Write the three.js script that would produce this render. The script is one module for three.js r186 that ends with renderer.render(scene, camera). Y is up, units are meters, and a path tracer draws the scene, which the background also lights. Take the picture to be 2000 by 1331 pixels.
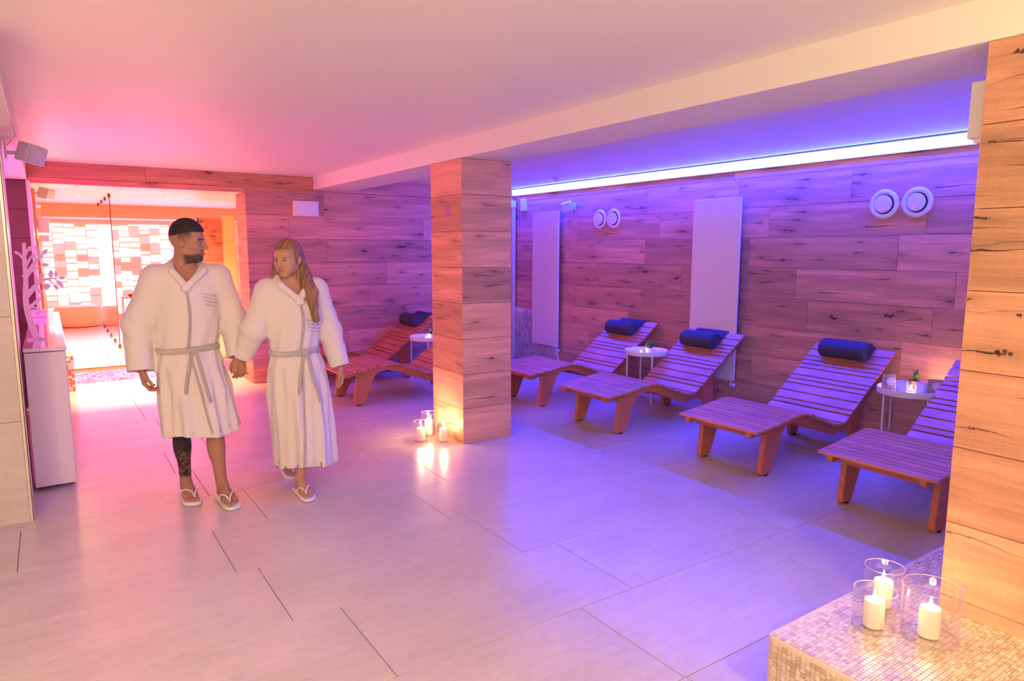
import * as THREE from 'three';
import { mergeGeometries } from 'three/addons/utils/BufferGeometryUtils.js';
import { RoundedBoxGeometry } from 'three/addons/geometries/RoundedBoxGeometry.js';
import { RectAreaLightUniformsLib } from 'three/addons/lights/RectAreaLightUniformsLib.js';

// ------------------------------------------------------------------ camera, exposure, large lights
const scene = new THREE.Scene();
scene.background = new THREE.Color(0x000000);
const camera = new THREE.PerspectiveCamera(52.963, 2000 / 1331, 0.05, 60);
camera.position.set(0, 1.575, 0);
camera.rotation.order = 'YXZ';
camera.rotation.set(-0.132164, -0.595012, 0.0015348);
scene.add(camera);
const renderer = new THREE.WebGLRenderer({ antialias: true });
renderer.toneMapping = THREE.LinearToneMapping;
renderer.toneMappingExposure = 1.04;
renderer.shadowMap.enabled = true;
RectAreaLightUniformsLib.init();

function areaLight(name, color, intensity, w, h, pos, target) {
  const l = new THREE.RectAreaLight(new THREE.Color().setRGB(...color), intensity, w, h);
  l.name = name; l.position.set(...pos); l.lookAt(...target); scene.add(l);
  return l;
}
function pointLight(name, color, intensity, pos, soft = 1) {
  const l = new THREE.PointLight(new THREE.Color().setRGB(...color), intensity, 0, 2);
  l.name = name; l.position.set(...pos); l.castShadow = true; l.shadow.radius = soft; scene.add(l);
  return l;
}
function spotLight(name, color, intensity, pos, target, angle, penumbra, soft = 3) {
  const l = new THREE.SpotLight(new THREE.Color().setRGB(...color), intensity, 0, angle, penumbra, 2);
  l.name = name; l.position.set(...pos); l.target.position.set(...target); l.castShadow = true; l.shadow.radius = soft;
  scene.add(l); scene.add(l.target); l.target.name = 'light_target';
  return l;
}
// the blue strip along the top of the plank wall: one light down into the room, one up to the ceiling
const BLUE = [0.004, 0.02, 1.0];
areaLight('blue_strip_light_down', BLUE, 205, 7.2, 0.07, [5.55, 2.36, -4.6], [4.95, 1.0, -4.6]);
areaLight('blue_strip_light_up', [0.02, 0.1, 1.0], 20, 7.2, 0.03, [5.54, 2.4, -4.6], [5.35, 2.6, -4.6]);
// unseen pink panel behind the cabinet for floor and ceiling; unseen spot for the walkers
areaLight('unseen_pink_light', [1.0, 0.02, 0.36], 3.4, 2.4, 1.15, [-0.42, 1.6, -6.9], [2.0, 1.6, -6.9]);
spotLight('unseen_spot_light', [1.0, 0.5, 0.6], 13, [-0.75, 2.3, -0.9], [1.0, 0.7, -4.6], 0.62, 1.0, 14);
// the glowing brick wall at the end of the far room
areaLight('brick_wall_light', [1.0, 0.17, 0.4], 8, 3.7, 1.9, [1.9, 1.15, -17.6], [1.9, 1.1, -10]);

// ------------------------------------------------------------------ helpers
function rng(seed) { let a = seed >>> 0; return () => { a |= 0; a = (a + 0x6d2b79f5) | 0; let t = Math.imul(a ^ (a >>> 15), 1 | a); t = (t + Math.imul(t ^ (t >>> 7), 61 | t)) ^ t; return ((t ^ (t >>> 14)) >>> 0) / 4294967296; }; }
const R0 = rng(7);
const V = (x, y, z) => new THREE.Vector3(x, y, z);
const clamp = (x, a, b) => Math.min(b, Math.max(a, x));
const mix = (a, b, t) => a + (b - a) * t;
const sstep = (a, b, x) => { const t = clamp((x - a) / (b - a), 0, 1); return t * t * (3 - 2 * t); };
const used = new Map();
function numbered(name) { const n = used.get(name) ?? 0; used.set(name, n + 1); return n ? name + '_' + String(n).padStart(3, '0') : name; }
function thing(name, label, category, pos = [0, 0, 0], turn = 0, group) {
  const o = new THREE.Group(); o.name = numbered(name); o.position.set(...pos); o.rotation.y = turn;
  o.userData = { label, category }; if (group) o.userData.group = group; scene.add(o); return o;
}
function struct(name, label) { const o = new THREE.Group(); o.name = name; o.userData = { kind: 'structure' }; if (label) o.userData.label = label; scene.add(o); return o; }
function part(name, geo, mat, parent, pos, rot) {
  const m = new THREE.Mesh(Array.isArray(geo) ? mergeGeometries(geo.map((g) => (g.index ? g.toNonIndexed() : g))) : geo, mat);
  m.name = name; if (pos) m.position.set(...pos); if (rot) m.rotation.set(...rot); parent.add(m); return m;
}
function copyOf(o, label, pos, turn = 0, group) {
  const c = o.clone(); c.name = numbered(o.name.replace(/_\d+$/, '')); c.userData = { ...o.userData, label }; if (group) c.userData.group = group;
  c.position.set(...pos); c.rotation.y = turn; scene.add(c); return c;
}
const at = (g, x, y, z) => g.translate(x, y, z);
const box = (w, h, d, x = 0, y = 0, z = 0) => new THREE.BoxGeometry(w, h, d).translate(x, y, z);
const rbox = (w, h, d, r, s = 2, x = 0, y = 0, z = 0) => new RoundedBoxGeometry(w, h, d, s, r).translate(x, y, z);
const cyl = (r1, r2, h, n = 20, x = 0, y = 0, z = 0) => new THREE.CylinderGeometry(r1, r2, h, n).translate(x, y, z);
const lathe = (pts, n = 32) => new THREE.LatheGeometry(pts.map((p) => new THREE.Vector2(p[0], p[1])), n);
const tube = (pts, r, n = 20, m = 8) => new THREE.TubeGeometry(new THREE.CatmullRomCurve3(pts.map((p) => V(...p))), n, r, m);
// a slab with its face towards +z, its back at z = 0 and a small chamfer round the face; uv = (u0 + x su, v0 + y sv)
function slab(w, h, d, c, u0 = 0, v0 = 0, su = 1, sv = 1) {
  const x = w / 2, y = h / 2, P = [], N = [], U = [];
  const quad = (a, b, cc, dd) => {
    const n = V(...b).sub(V(...a)).cross(V(...dd).sub(V(...a))).normalize();
    for (const p of [a, b, cc, a, cc, dd]) { P.push(...p); N.push(n.x, n.y, n.z); U.push(u0 + (p[0] + x) * su, v0 + (p[1] + y) * sv); }
  };
  const B = [[-x, -y, 0], [x, -y, 0], [x, y, 0], [-x, y, 0]], M = B.map((p) => [p[0], p[1], d - c]);
  const F = [[-x + c, -y + c, d], [x - c, -y + c, d], [x - c, y - c, d], [-x + c, y - c, d]];
  quad(...F);
  for (let i = 0; i < 4; i++) { const j = (i + 1) % 4; quad(M[i], M[j], F[j], F[i]); quad(B[i], B[j], M[j], M[i]); }
  const g = new THREE.BufferGeometry();
  g.setAttribute('position', new THREE.Float32BufferAttribute(P, 3)); g.setAttribute('normal', new THREE.Float32BufferAttribute(N, 3)); g.setAttribute('uv', new THREE.Float32BufferAttribute(U, 2));
  return g;
}
// value noise that tiles with the given whole-number periods
function noiseField(seed, pu, pv) {
  const r = rng(seed), t = new Float32Array(pu * pv); for (let i = 0; i < t.length; i++) t[i] = r();
  return (u, v) => {
    const x = ((u % 1) + 1) % 1 * pu, y = ((v % 1) + 1) % 1 * pv, i = Math.floor(x), j = Math.floor(y), fx = x - i, fy = y - j;
    const sx = fx * fx * (3 - 2 * fx), sy = fy * fy * (3 - 2 * fy), i1 = (i + 1) % pu, j1 = (j + 1) % pv;
    return mix(mix(t[j * pu + i], t[j * pu + i1], sx), mix(t[j1 * pu + i], t[j1 * pu + i1], sx), sy);
  };
}
function dataTexture(w, h, fill, srgb = true) {
  const d = new Uint8Array(w * h * 4);
  for (let j = 0; j < h; j++) for (let i = 0; i < w; i++) { const c = fill(i, j); const k = (j * w + i) * 4; d[k] = clamp(c[0], 0, 255); d[k + 1] = clamp(c[1], 0, 255); d[k + 2] = clamp(c[2], 0, 255); d[k + 3] = 255; }
  const t = new THREE.DataTexture(d, w, h, THREE.RGBAFormat);
  t.wrapS = t.wrapT = THREE.RepeatWrapping; t.magFilter = THREE.LinearFilter; t.minFilter = THREE.LinearMipmapLinearFilter; t.generateMipmaps = true;
  if (srgb) t.colorSpace = THREE.SRGBColorSpace; t.needsUpdate = true; return t;
}
const std = (rgb, roughness = 0.6, extra = {}) => new THREE.MeshStandardMaterial({ color: new THREE.Color().setRGB(...rgb), roughness, ...extra });
const phys = (rgb, roughness, extra = {}) => new THREE.MeshPhysicalMaterial({ color: new THREE.Color().setRGB(...rgb), roughness, ...extra });

// rustic oak boards: 1.8 m x 0.285 m of one board per texture, knots, drying cracks, fine fibres
function oakTexture(seed, nKnots, tone) {
  const W = 1536, H = 256, r = rng(seed), dark = new Float32Array(W * H), knots = [];
  for (let k = 0; k < nKnots; k++) knots.push([r() * W, (0.12 + 0.76 * r()) * H, 6 + r() * r() * 20, r() < 0.5 ? -1 : 1]);
  const stain = (x, y, rad, a) => { for (let j = Math.max(0, Math.floor(y - rad - 1)); j <= Math.min(H - 1, y + rad + 1); j++) for (let i = Math.floor(x - rad - 1); i <= x + rad + 1; i++) { const d = Math.hypot(i - x, j - y), k = j * W + (((i % W) + W) % W); dark[k] = Math.max(dark[k], a * sstep(rad + 0.9, rad - 0.9, d)); } };
  const crack = (x, y, len, wide, dir, dk = 0.75) => { let a = (r() - 0.5) * 0.2; for (let s = 0; s < len; s++) { x += dir; a = a * 0.97 + (r() - 0.5) * 0.11; y += a; const t = 1 - Math.abs(s / len - 0.25) / 0.75; stain(x, clamp(y, 1, H - 2), wide * clamp(t, 0.08, 1) * (0.45 + 0.7 * r()), dk); } };
  for (const [x, y, rad, s] of knots) {
    if (r() < 0.75) { crack(x, y, 70 + r() * 220, 1.1 + r() * 2.0, s, 0.9); if (r() < 0.6) crack(x, y, 50 + r() * 140, 0.8 + r(), -s); if (r() < 0.35) crack(x + s * 20, y + 4, 60 + r() * 90, 0.7 + r(), s, 0.55); }
    const m = 6 + Math.floor(r() * 8); for (let i = 0; i < m; i++) stain(x + (r() - 0.5) * rad * 2.8, y + (r() - 0.5) * rad * 1.0, rad * (0.15 + 0.25 * r()), 0.6 + 0.4 * r());
  }
  for (let k = 0; k < 3; k++) if (r() < 0.6) crack(r() * W, (0.1 + 0.8 * r()) * H, 160 + r() * 420, 0.7 + r() * 0.6, 1, 0.35 + 0.3 * r());
  const n1 = noiseField(seed + 1, 5, 4), n2 = noiseField(seed + 2, 16, 100), n3 = noiseField(seed + 3, 200, 128), n4 = noiseField(seed + 4, 3, 7), n5 = noiseField(seed + 5, 7, 6), n6 = noiseField(seed + 6, 384, 5);
  return dataTexture(W, H, (i, j) => {
    const u = i / W, v = j / H; let y = v + 0.1 * (n1(u, v) - 0.5), halo = 0;
    for (const k of knots) { let dx = Math.abs(i - k[0]); dx = Math.min(dx, W - dx); const dy = j - k[1], q = Math.exp(-((dx / (k[2] * 6)) ** 2) - (dy / (k[2] * 2.4)) ** 2); y += Math.sign(dy) * 0.04 * q; halo += q * 0.4; }
    const ring = Math.sin(y * 34 + 7 * n5(u, v)), fib = n2(u, y) - 0.5;
    let L = 1 + 0.022 * ring + 0.1 * fib + 0.05 * (n3(u, v) - 0.5) + 0.03 * (n6(u, v) - 0.5) + 0.2 * (n4(u, v) - 0.5); L *= 1 - 0.26 * Math.min(1, halo);
    const d = dark[j * W + i], m = 1 - d;
    return [(207 * L * tone) * m + 48 * d, (150 * L * tone) * m + 26 * d, (126 * L * tone) * m + 20 * d];
  });
}
const oakTex = [oakTexture(11, 6, 1.0), oakTexture(23, 9, 0.95), oakTexture(37, 5, 1.03), oakTexture(51, 8, 0.91), oakTexture(67, 3, 1.06), oakTexture(83, 10, 0.98)];
const oak = oakTex.map((map) => std([1, 1, 1], 0.55, { map }));
// red-brown slat wood, straight grained
const teakTex = [3, 5].map((seed) => { const a = noiseField(seed, 5, 90), b = noiseField(seed + 1, 60, 100), c = noiseField(seed + 2, 4, 3); return dataTexture(512, 256, (i, j) => { const u = i / 512, v = j / 256, L = 1 + 0.14 * (a(u, v + 0.05 * c(u, v)) - 0.5) + 0.07 * (b(u, v) - 0.5) + 0.2 * (c(u, v) - 0.5); return [198 * L, 130 * L, 98 * L]; }); });
const teak = teakTex.map((map) => std([1, 1, 1], 0.42, { map })), frameWood = teakTex.map((map) => std([0.86, 0.68, 0.56], 0.45, { map })), slatWood = teakTex.map((map) => phys([1, 1, 1], 0.45, { map, clearcoat: 0.5, clearcoatRoughness: 0.35 }));
// warm grey matt porcelain
const porcelainTex = [1, 2, 3].map((s) => { const a = noiseField(s * 9, 5, 5), b = noiseField(s * 9 + 1, 40, 40), c = noiseField(s * 9 + 2, 128, 128), d = noiseField(s * 9 + 4, 3, 40); return dataTexture(512, 256, (i, j) => { const u = i / 512, v = j / 256, L = 1 + 0.06 * (a(u, v) - 0.5) + 0.035 * (b(u, v) - 0.5) + 0.03 * (c(u, v) - 0.5) + 0.03 * (d(u, v) - 0.5); return [203 * L, 193 * L, 184 * L]; }); });
const porcelain = porcelainTex.map((map) => std([1, 1, 1], 0.3, { map }));
const grout = std([0.5, 0.3, 0.19], 0.9), palePlaster = (() => { const a = noiseField(91, 60, 6), b = noiseField(92, 90, 90); const t = dataTexture(512, 512, (i, j) => { const L = 128 + 60 * (a(j / 512, i / 512) - 0.5) + 30 * (b(i / 512, j / 512) - 0.5); return [L, L, L]; }, false); t.repeat.set(1, 1); return std([0.87, 0.84, 0.81], 0.5, { bumpMap: t, bumpScale: 0.0015 }); })();
const whitePaint = std([0.82, 0.8, 0.78], 0.45), whiteMetal = std([0.8, 0.8, 0.8], 0.35), whiteGloss = std([0.8, 0.78, 0.78], 0.12), darkCore = std([0.05, 0.035, 0.03], 0.9);
const chrome = std([0.8, 0.8, 0.82], 0.15, { metalness: 1 }), blackRubber = std([0.02, 0.02, 0.02], 0.7), speakerWhite = std([0.7, 0.68, 0.66], 0.5);

// ------------------------------------------------------------------ setting: floor
const ZB = -8.28, XW = 5.65, CEIL = 2.43, ROW = 0.2825;
{
  const fl = struct('floor');
  part('screed', [box(9.4, 0.2, 11, 1.3, -0.1135, -2.95), box(9.4, 0.2, 1.0, 1.3, -0.1135, -8.95), box(9.4, 0.1, 0.9, 1.3, -0.16, -9.9), box(9.4, 0.2, 8.2, 1.3, -0.1135, -14.45)], grout, fl);
  const tw = 1.1968, td = 0.5988, variants = [];
  for (let v = 0; v < 6; v++) variants.push([slab(tw, td, 0.012, 0.0012, R0(), R0(), 1 / 1.7, 1 / 0.85).rotateX(-Math.PI / 2), porcelain[v % 3]]);
  const offs = { 0: 0.652, 1: 0.97, 2: 0.763, 3: 0.664, 4: 0.971, 5: 0.76, 6: 0.65, 7: 0.97, 8: 0.74, 9: 0.66 };
  for (let k = -6; k <= 26; k++) {
    const z1 = -1.588 - 0.602 * k, zc = z1 - 0.301; // row k = 0 lies between z = -1.588 and -2.19
    if (zc > 2.4 || zc < -18) continue;
    if (zc < -9.3 && zc > -10.5) continue;           // the water channel
    const off = offs[((k % 10) + 10) % 10];
    const xlo = zc > -4.7 ? -3.2 : -0.7, xhi = zc < -8.8 ? 3.9 : 5.7;
    for (let n = -4; n < 6; n++) {
      const x = off + 1.2 * n + 0.6; if (x - 0.6 < xlo - 0.9 || x + 0.6 > xhi + 1.2) continue;
      const [g, m] = variants[Math.floor(R0() * 6)];
      part('tile', g, m, fl, [x, -0.012, zc]);
    }
  }
}
// ------------------------------------------------------------------ setting: ceilings, beam, outer walls
{
  const c = struct('ceiling'); part('ceiling_board', [box(9.4, 0.2, 11.3, 1.3, CEIL + 0.1, -3.1), box(9.4, 0.2, 9.7, 1.3, CEIL + 0.1, -13.6)], palePlaster, c);
  const b = struct('ceiling_beam', 'white plastered ceiling beam running over both oak pillars');
  part('beam_body', rbox(0.465, CEIL - 2.282 + 0.02, 10.6, 0.004, 1, 2.9475, (CEIL + 2.282 + 0.02) / 2, -2.97), whitePaint, b);
  const wf = struct('wall_front'); part('wall_board', box(9.4, 2.7, 0.2, 1.3, 1.2, 2.5), whitePaint, wf);
  const wl = struct('wall_left');
  part('wall_board', [box(0.2, 2.7, 7.4, -3.2, 1.2, -1.2), box(0.2, 2.7, 4.3, -0.7, 1.2, -7.0)], whitePaint, wl);
  const bulk = struct('trim_1', 'white boxed bulkhead under the ceiling along the cabinet wall');
  for (const [z0, z1] of [[-8.28, -5.184], [-5.178, -3.4]]) part('panel', rbox(0.5, CEIL - 2.243, z1 - z0, 0.004, 1, -0.35, (CEIL + 2.243) / 2, (z0 + z1) / 2), whitePaint, bulk);
  // the tiled stub of wall by the cabinet
  const st = struct('wall_stub', 'pale tiled end of wall beside the cabinet');
  part('wall_core', [box(1.5, 2.45, 0.78, -0.93, 1.22, -5.13), box(1.5, 2.45, 0.05, -2.4, 1.22, -4.765)], whitePaint, st);
  const rows = [[0, 0.597], [0.6, 1.197], [1.2, 1.797], [1.8, 2.43]];
  rows.forEach(([a, b2], i) => [[-0.185, -1.38], [-1.384, -2.58], [-2.584, -3.1]].forEach(([xr, xl]) => part('tile', slab(xr - xl, b2 - a, 0.012, 0.001, R0(), R0(), 1 / 1.7, 1 / 0.85), porcelain[i % 3], st, [(xl + xr) / 2, (a + b2) / 2, -4.74])));
  part('corner_trim', [box(0.017, 2.43, 0.016, -0.1755, 1.215, -4.735), box(0.006, 2.43, 0.03, -0.168, 1.215, -4.742)], std([0.75, 0.68, 0.5], 0.3, { metalness: 0.4 }), st);
  part('cable', tube([[-0.166, 2.2, -5.4], [-0.13, 2.24, -5.38], [-0.1, 2.25, -5.2], [-0.1, 2.245, -4.6]], 0.004), speakerWhite, st);
}
// rows of planks on a face: place(u, y, w, h, slab geometry, material)
function plankRows(parent, u0, u1, y0, y1, seed, toWorld, lens = [0.7, 1.7], cuts) {
  const r = rng(seed);
  for (let k = 0; k * ROW < y1 - 0.01; k++) {
    const a = Math.max(y0, k * ROW), b = Math.min(y1, (k + 1) * ROW); if (b - a < 0.02) continue;
    let marks = cuts && cuts[k] ? [...cuts[k]] : null;
    if (!marks) { marks = []; let u = u0 + (r() * 0.8 + 0.2) * lens[0]; while (u < u1 - 0.25) { marks.push(u); u += mix(lens[0], lens[1], r()); } }
    marks = [u0, ...marks.filter((m) => m > u0 + 0.03 && m < u1 - 0.03), u1];
    for (let i = 0; i + 1 < marks.length; i++) {
      const w = marks[i + 1] - marks[i] - 0.0022, h = b - a - 0.0022, d = 0.016 + (r() - 0.5) * 0.0016;
      const m = new THREE.Mesh(slab(w, h, d, 0.0012, r(), (a - k * ROW) / ROW * 0.98 + 0.01, (r() < 0.5 ? 1 : -1) / 1.8, 0.98 / ROW), oak[Math.floor(r() * 6)]);
      m.name = 'plank'; toWorld(m, (marks[i] + marks[i + 1]) / 2, (a + b) / 2); parent.add(m);
    }
  }
}
{
  // plank wall behind the loungers: face towards -x; u runs along -z
  const w = struct('wall_right'); part('wall_core', box(0.2, 2.7, 11.2, XW + 0.118, 1.2, -3.0), darkCore, w);
  const cuts = { 1: [2.9, 4.17, 5.3, 6.6], 2: [1.2, 2.76, 4.3, 5.9, 7.4], 3: [2.54, 3.6, 5.69, 6.9], 4: [0.9, 2.4, 3.73, 5.1, 6.45, 7.6], 5: [1.5, 2.84, 4.25, 5.65, 7.1], 6: [1.2, 2.64, 4.04, 5.44, 6.84], 7: [0.8, 2.0, 3.26, 4.4, 5.64, 7.2], 8: [1.9, 3.48, 4.46, 6.0, 7.5] };
  plankRows(w, -2.3, 8.27, 0, 2.43, 101, (m, u, y) => { m.rotation.y = -Math.PI / 2; m.position.set(XW + 0.016, y, -u); }, [0.8, 1.8], cuts);
  // back wall right of the opening, and the header over it: face towards +z
  const b = struct('wall_back'); part('wall_core', [box(3.72, 2.7, 0.46, 3.8, 1.2, -8.53), box(2.1, 0.4, 0.44, 0.9, 2.415, -8.52)], darkCore, b);
  const cb = { 1: [3.1, 4.4], 2: [2.7, 3.9], 3: [3.4, 4.8], 4: [2.5, 3.64, 5.0], 5: [2.87, 3.85, 5.1], 6: [2.41, 4.18], 7: [2.84, 4.4], 8: [3.6, 4.9] };
  plankRows(b, 1.93, 5.66, 0, 2.26, 202, (m, u, y) => m.position.set(u, y, ZB - 0.016), [0.8, 1.6], cb);
  const hd = (x0, x1, y0, y1, k, flip) => { const m = part('plank', slab(x1 - x0 - 0.002, y1 - y0 - 0.002, 0.018, 0.0012, R0(), 0.02, flip / 1.8, 0.98 / ROW), oak[k], b, [(x0 + x1) / 2, (y0 + y1) / 2, ZB - 0.016]); return m; };
  hd(-0.1, 0.93, 2.275, 2.43, 3, 1); hd(0.93, 2.71, 2.275, 2.43, 1, -1); hd(2.71, 5.66, 2.262, 2.43, 4, 1); hd(1.93, 2.71, 2.2605, 2.2745, 4, 1); hd(-0.1, 1.93, 2.216, 2.274, 0, 1);
  // the thickness of the opening: jamb boards (face -x) and soffit boards (face down)
  plankRows(b, 8.285, 8.745, 0, 2.216, 207, (m, u, y) => { m.rotation.y = -Math.PI / 2; m.position.set(1.945, y, -u); }, [2, 3]);
  for (let i = 0; i < 5; i++) part('soffit_panel', slab(0.398, 0.455, 0.012, 0.001).rotateX(Math.PI / 2), whitePaint, b, [0.108 + 0.402 * i, 2.226, -8.515]);
  // dark tiles left of the opening and the pale post beside it
  const dk = std([0.1, 0.055, 0.055], 0.35);
  part('wall_core', box(0.6, 2.45, 0.4, -0.41, 1.22, -8.5), darkCore, b);
  for (let k = 0; k < 8; k++) part('tile', slab(0.597, 0.277, 0.012, 0.001), dk, b, [-0.409, 2.24 - 0.14 - k * 0.28, ZB - 0.02]);
  part('jamb_trim', rbox(0.03, 2.24, 0.46, 0.003, 1, -0.095, 1.12, -8.5), std([0.85, 0.8, 0.7], 0.4), b);
  // white door at the right end of the back wall, only its edge shows beside the pillar
  const d = struct('door_1'); part('door_leaf', rbox(0.14, 2.12, 0.04, 0.003, 1, 5.49, 1.06, -8.255), whitePaint, d);
  part('door_frame', [rbox(0.06, 2.2, 0.05, 0.003, 1, 5.6, 1.1, -8.252), rbox(0.09, 2.2, 0.05, 0.003, 1, 5.375, 1.1, -8.252), rbox(0.25, 0.1, 0.07, 0.003, 1, 5.5, 2.22, -8.24)], whitePaint, d);
  part('door_handle', [cyl(0.01, 0.01, 0.06, 12).rotateX(Math.PI / 2).translate(5.45, 1.05, -8.21), rbox(0.1, 0.016, 0.016, 0.006, 2, 5.49, 1.05, -8.185)], chrome, d);
}
// ------------------------------------------------------------------ oak pillars
function pillar(name, label, x0, x1, z0, z1, y0, y1, seed) {
  const p = struct(name, label), r = rng(seed);
  part('pillar_core', box(x1 - x0 - 0.034, y1 - y0, z1 - z0 - 0.034, (x0 + x1) / 2, (y0 + y1) / 2, (z0 + z1) / 2), darkCore, p);
  const rows = Math.ceil(y1 / 0.2865);
  for (let k = 0; k < rows; k++) {
    const a = Math.max(y0, k * 0.2865), b = Math.min(y1, (k + 1) * 0.2865); if (b - a < 0.02) continue;
    for (let s = 0; s < 4; s++) {
      const w = s % 2 ? z1 - z0 : x1 - x0, g = slab(w - 0.001, b - a - 0.0024, 0.0165 + (r() - 0.5) * 0.0008, 0.0012, r(), (a - k * 0.2865) / 0.2865 + 0.01, 1 / 1.8, 0.98 / 0.2865);
      const m = part('plank', g, oak[Math.floor(r() * 6)], p); m.rotation.y = (s * Math.PI) / 2;
      const cx = (x0 + x1) / 2, cz = (z0 + z1) / 2, i = 0.0165;
      m.position.set(s === 1 ? x1 - i : s === 3 ? x0 + i : cx, (a + b) / 2, s === 0 ? z1 - i : s === 2 ? z0 + i : cz);
    }
  }
  return p;
}
const pil = pillar('pillar_1', 'square oak plank pillar with candles at its foot in mid room', 2.715, 3.183, -5.235, -4.716, 0, 2.282, 301);
pillar('pillar_2', 'oak plank pillar standing on the mosaic step', 2.715, 3.183, -1.115, 0.35, 0.23, 2.282, 309);
{
  // small pink lettering on the pillar
  const cv = document.createElement('canvas'); cv.width = 256; cv.height = 256; const c = cv.getContext('2d');
  c.clearRect(0, 0, 256, 256); c.fillStyle = '#c83cff'; c.textAlign = 'center'; c.font = 'bold 100px sans-serif';
  c.save(); c.translate(128, 122); c.scale(0.72, 1.35); c.fillText('JUST', 0, 0); c.restore();
  c.save(); c.translate(128, 240); c.scale(0.72, 1.35); c.fillText('RELAX', 0, 0); c.restore();
  const t = new THREE.CanvasTexture(cv); t.colorSpace = THREE.SRGBColorSpace;
  const m = part('lettering', new THREE.PlaneGeometry(0.115, 0.105), new THREE.MeshStandardMaterial({ map: t, transparent: true, alphaTest: 0.4, roughness: 0.5 }), pil, [2.7135, 1.886, -4.94], [0, -Math.PI / 2, 0]);
  m.userData.label = 'pink stacked lettering reading JUST RELAX';
}
// ------------------------------------------------------------------ blue light strip
{
  const t = thing('light_strip', 'long glowing blue white light strip along the top of the plank wall', 'light strip', [5.6, 2.378, -4.6]);
  part('diffuser', rbox(0.055, 0.075, 7.26, 0.006, 1), std([0.9, 0.9, 0.95], 0.5, { emissive: new THREE.Color().setRGB(0.75, 0.88, 2.4), emissiveIntensity: 1.0 }), t);
  part('profile', [box(0.08, 0.006, 7.3, 0.004, 0.0415, 0), box(0.012, 0.085, 7.3, 0.036, 0, 0), box(0.08, 0.085, 0.01, 0.004, 0, -3.64), box(0.08, 0.085, 0.01, 0.004, 0, 3.64)], whiteMetal, t);
}
{
  const t = thing('unseen_light_panel', 'unseen pink light panel behind the cabinet, lighting floor and ceiling', 'light panel', [-0.44, 1.6, -6.9]);  // hidden from view, placed for the pink light on floor and ceiling
  part('diffuser', rbox(0.016, 1.15, 2.4, 0.004, 1), std([0.9, 0.8, 0.85], 0.5, { emissive: new THREE.Color().setRGB(1.0, 0.25, 0.45), emissiveIntensity: 1 }), t);
  part('frame', [box(0.02, 0.02, 2.44, 0, 0.585, 0), box(0.02, 0.02, 2.44, 0, -0.585, 0), box(0.02, 1.19, 0.02, 0, 0, 1.21), box(0.02, 1.19, 0.02, 0, 0, -1.21)], whiteMetal, t);
  const sp = thing('unseen_ceiling_spot', 'unseen white ceiling spot beside the viewpoint, placed to light the walkers', 'lamp', [-0.75, CEIL, -0.9]);  // out of view, placed to light the walkers
  part('base', cyl(0.05, 0.05, 0.02, 24, 0, -0.01, 0), whiteMetal, sp); part('arm', cyl(0.008, 0.008, 0.06, 10, 0, -0.045, 0), whiteMetal, sp);
  const hd = part('head', lathe([[0, -0.12], [0.03, -0.12], [0.04, -0.1], [0.04, -0.01], [0.037, -0.01], [0.036, -0.06], [0, -0.06]], 28), whiteMetal, sp, [0, -0.09, 0]); hd.lookAt(V(1.0, 0.7, -4.6)); hd.rotateX(Math.PI / 2);
  part('lens', cyl(0.033, 0.033, 0.004, 24, 0, -0.045, 0), std([1, 1, 1], 0.5, { emissive: new THREE.Color().setRGB(1, 0.8, 0.6), emissiveIntensity: 3 }), hd);
}
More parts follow.
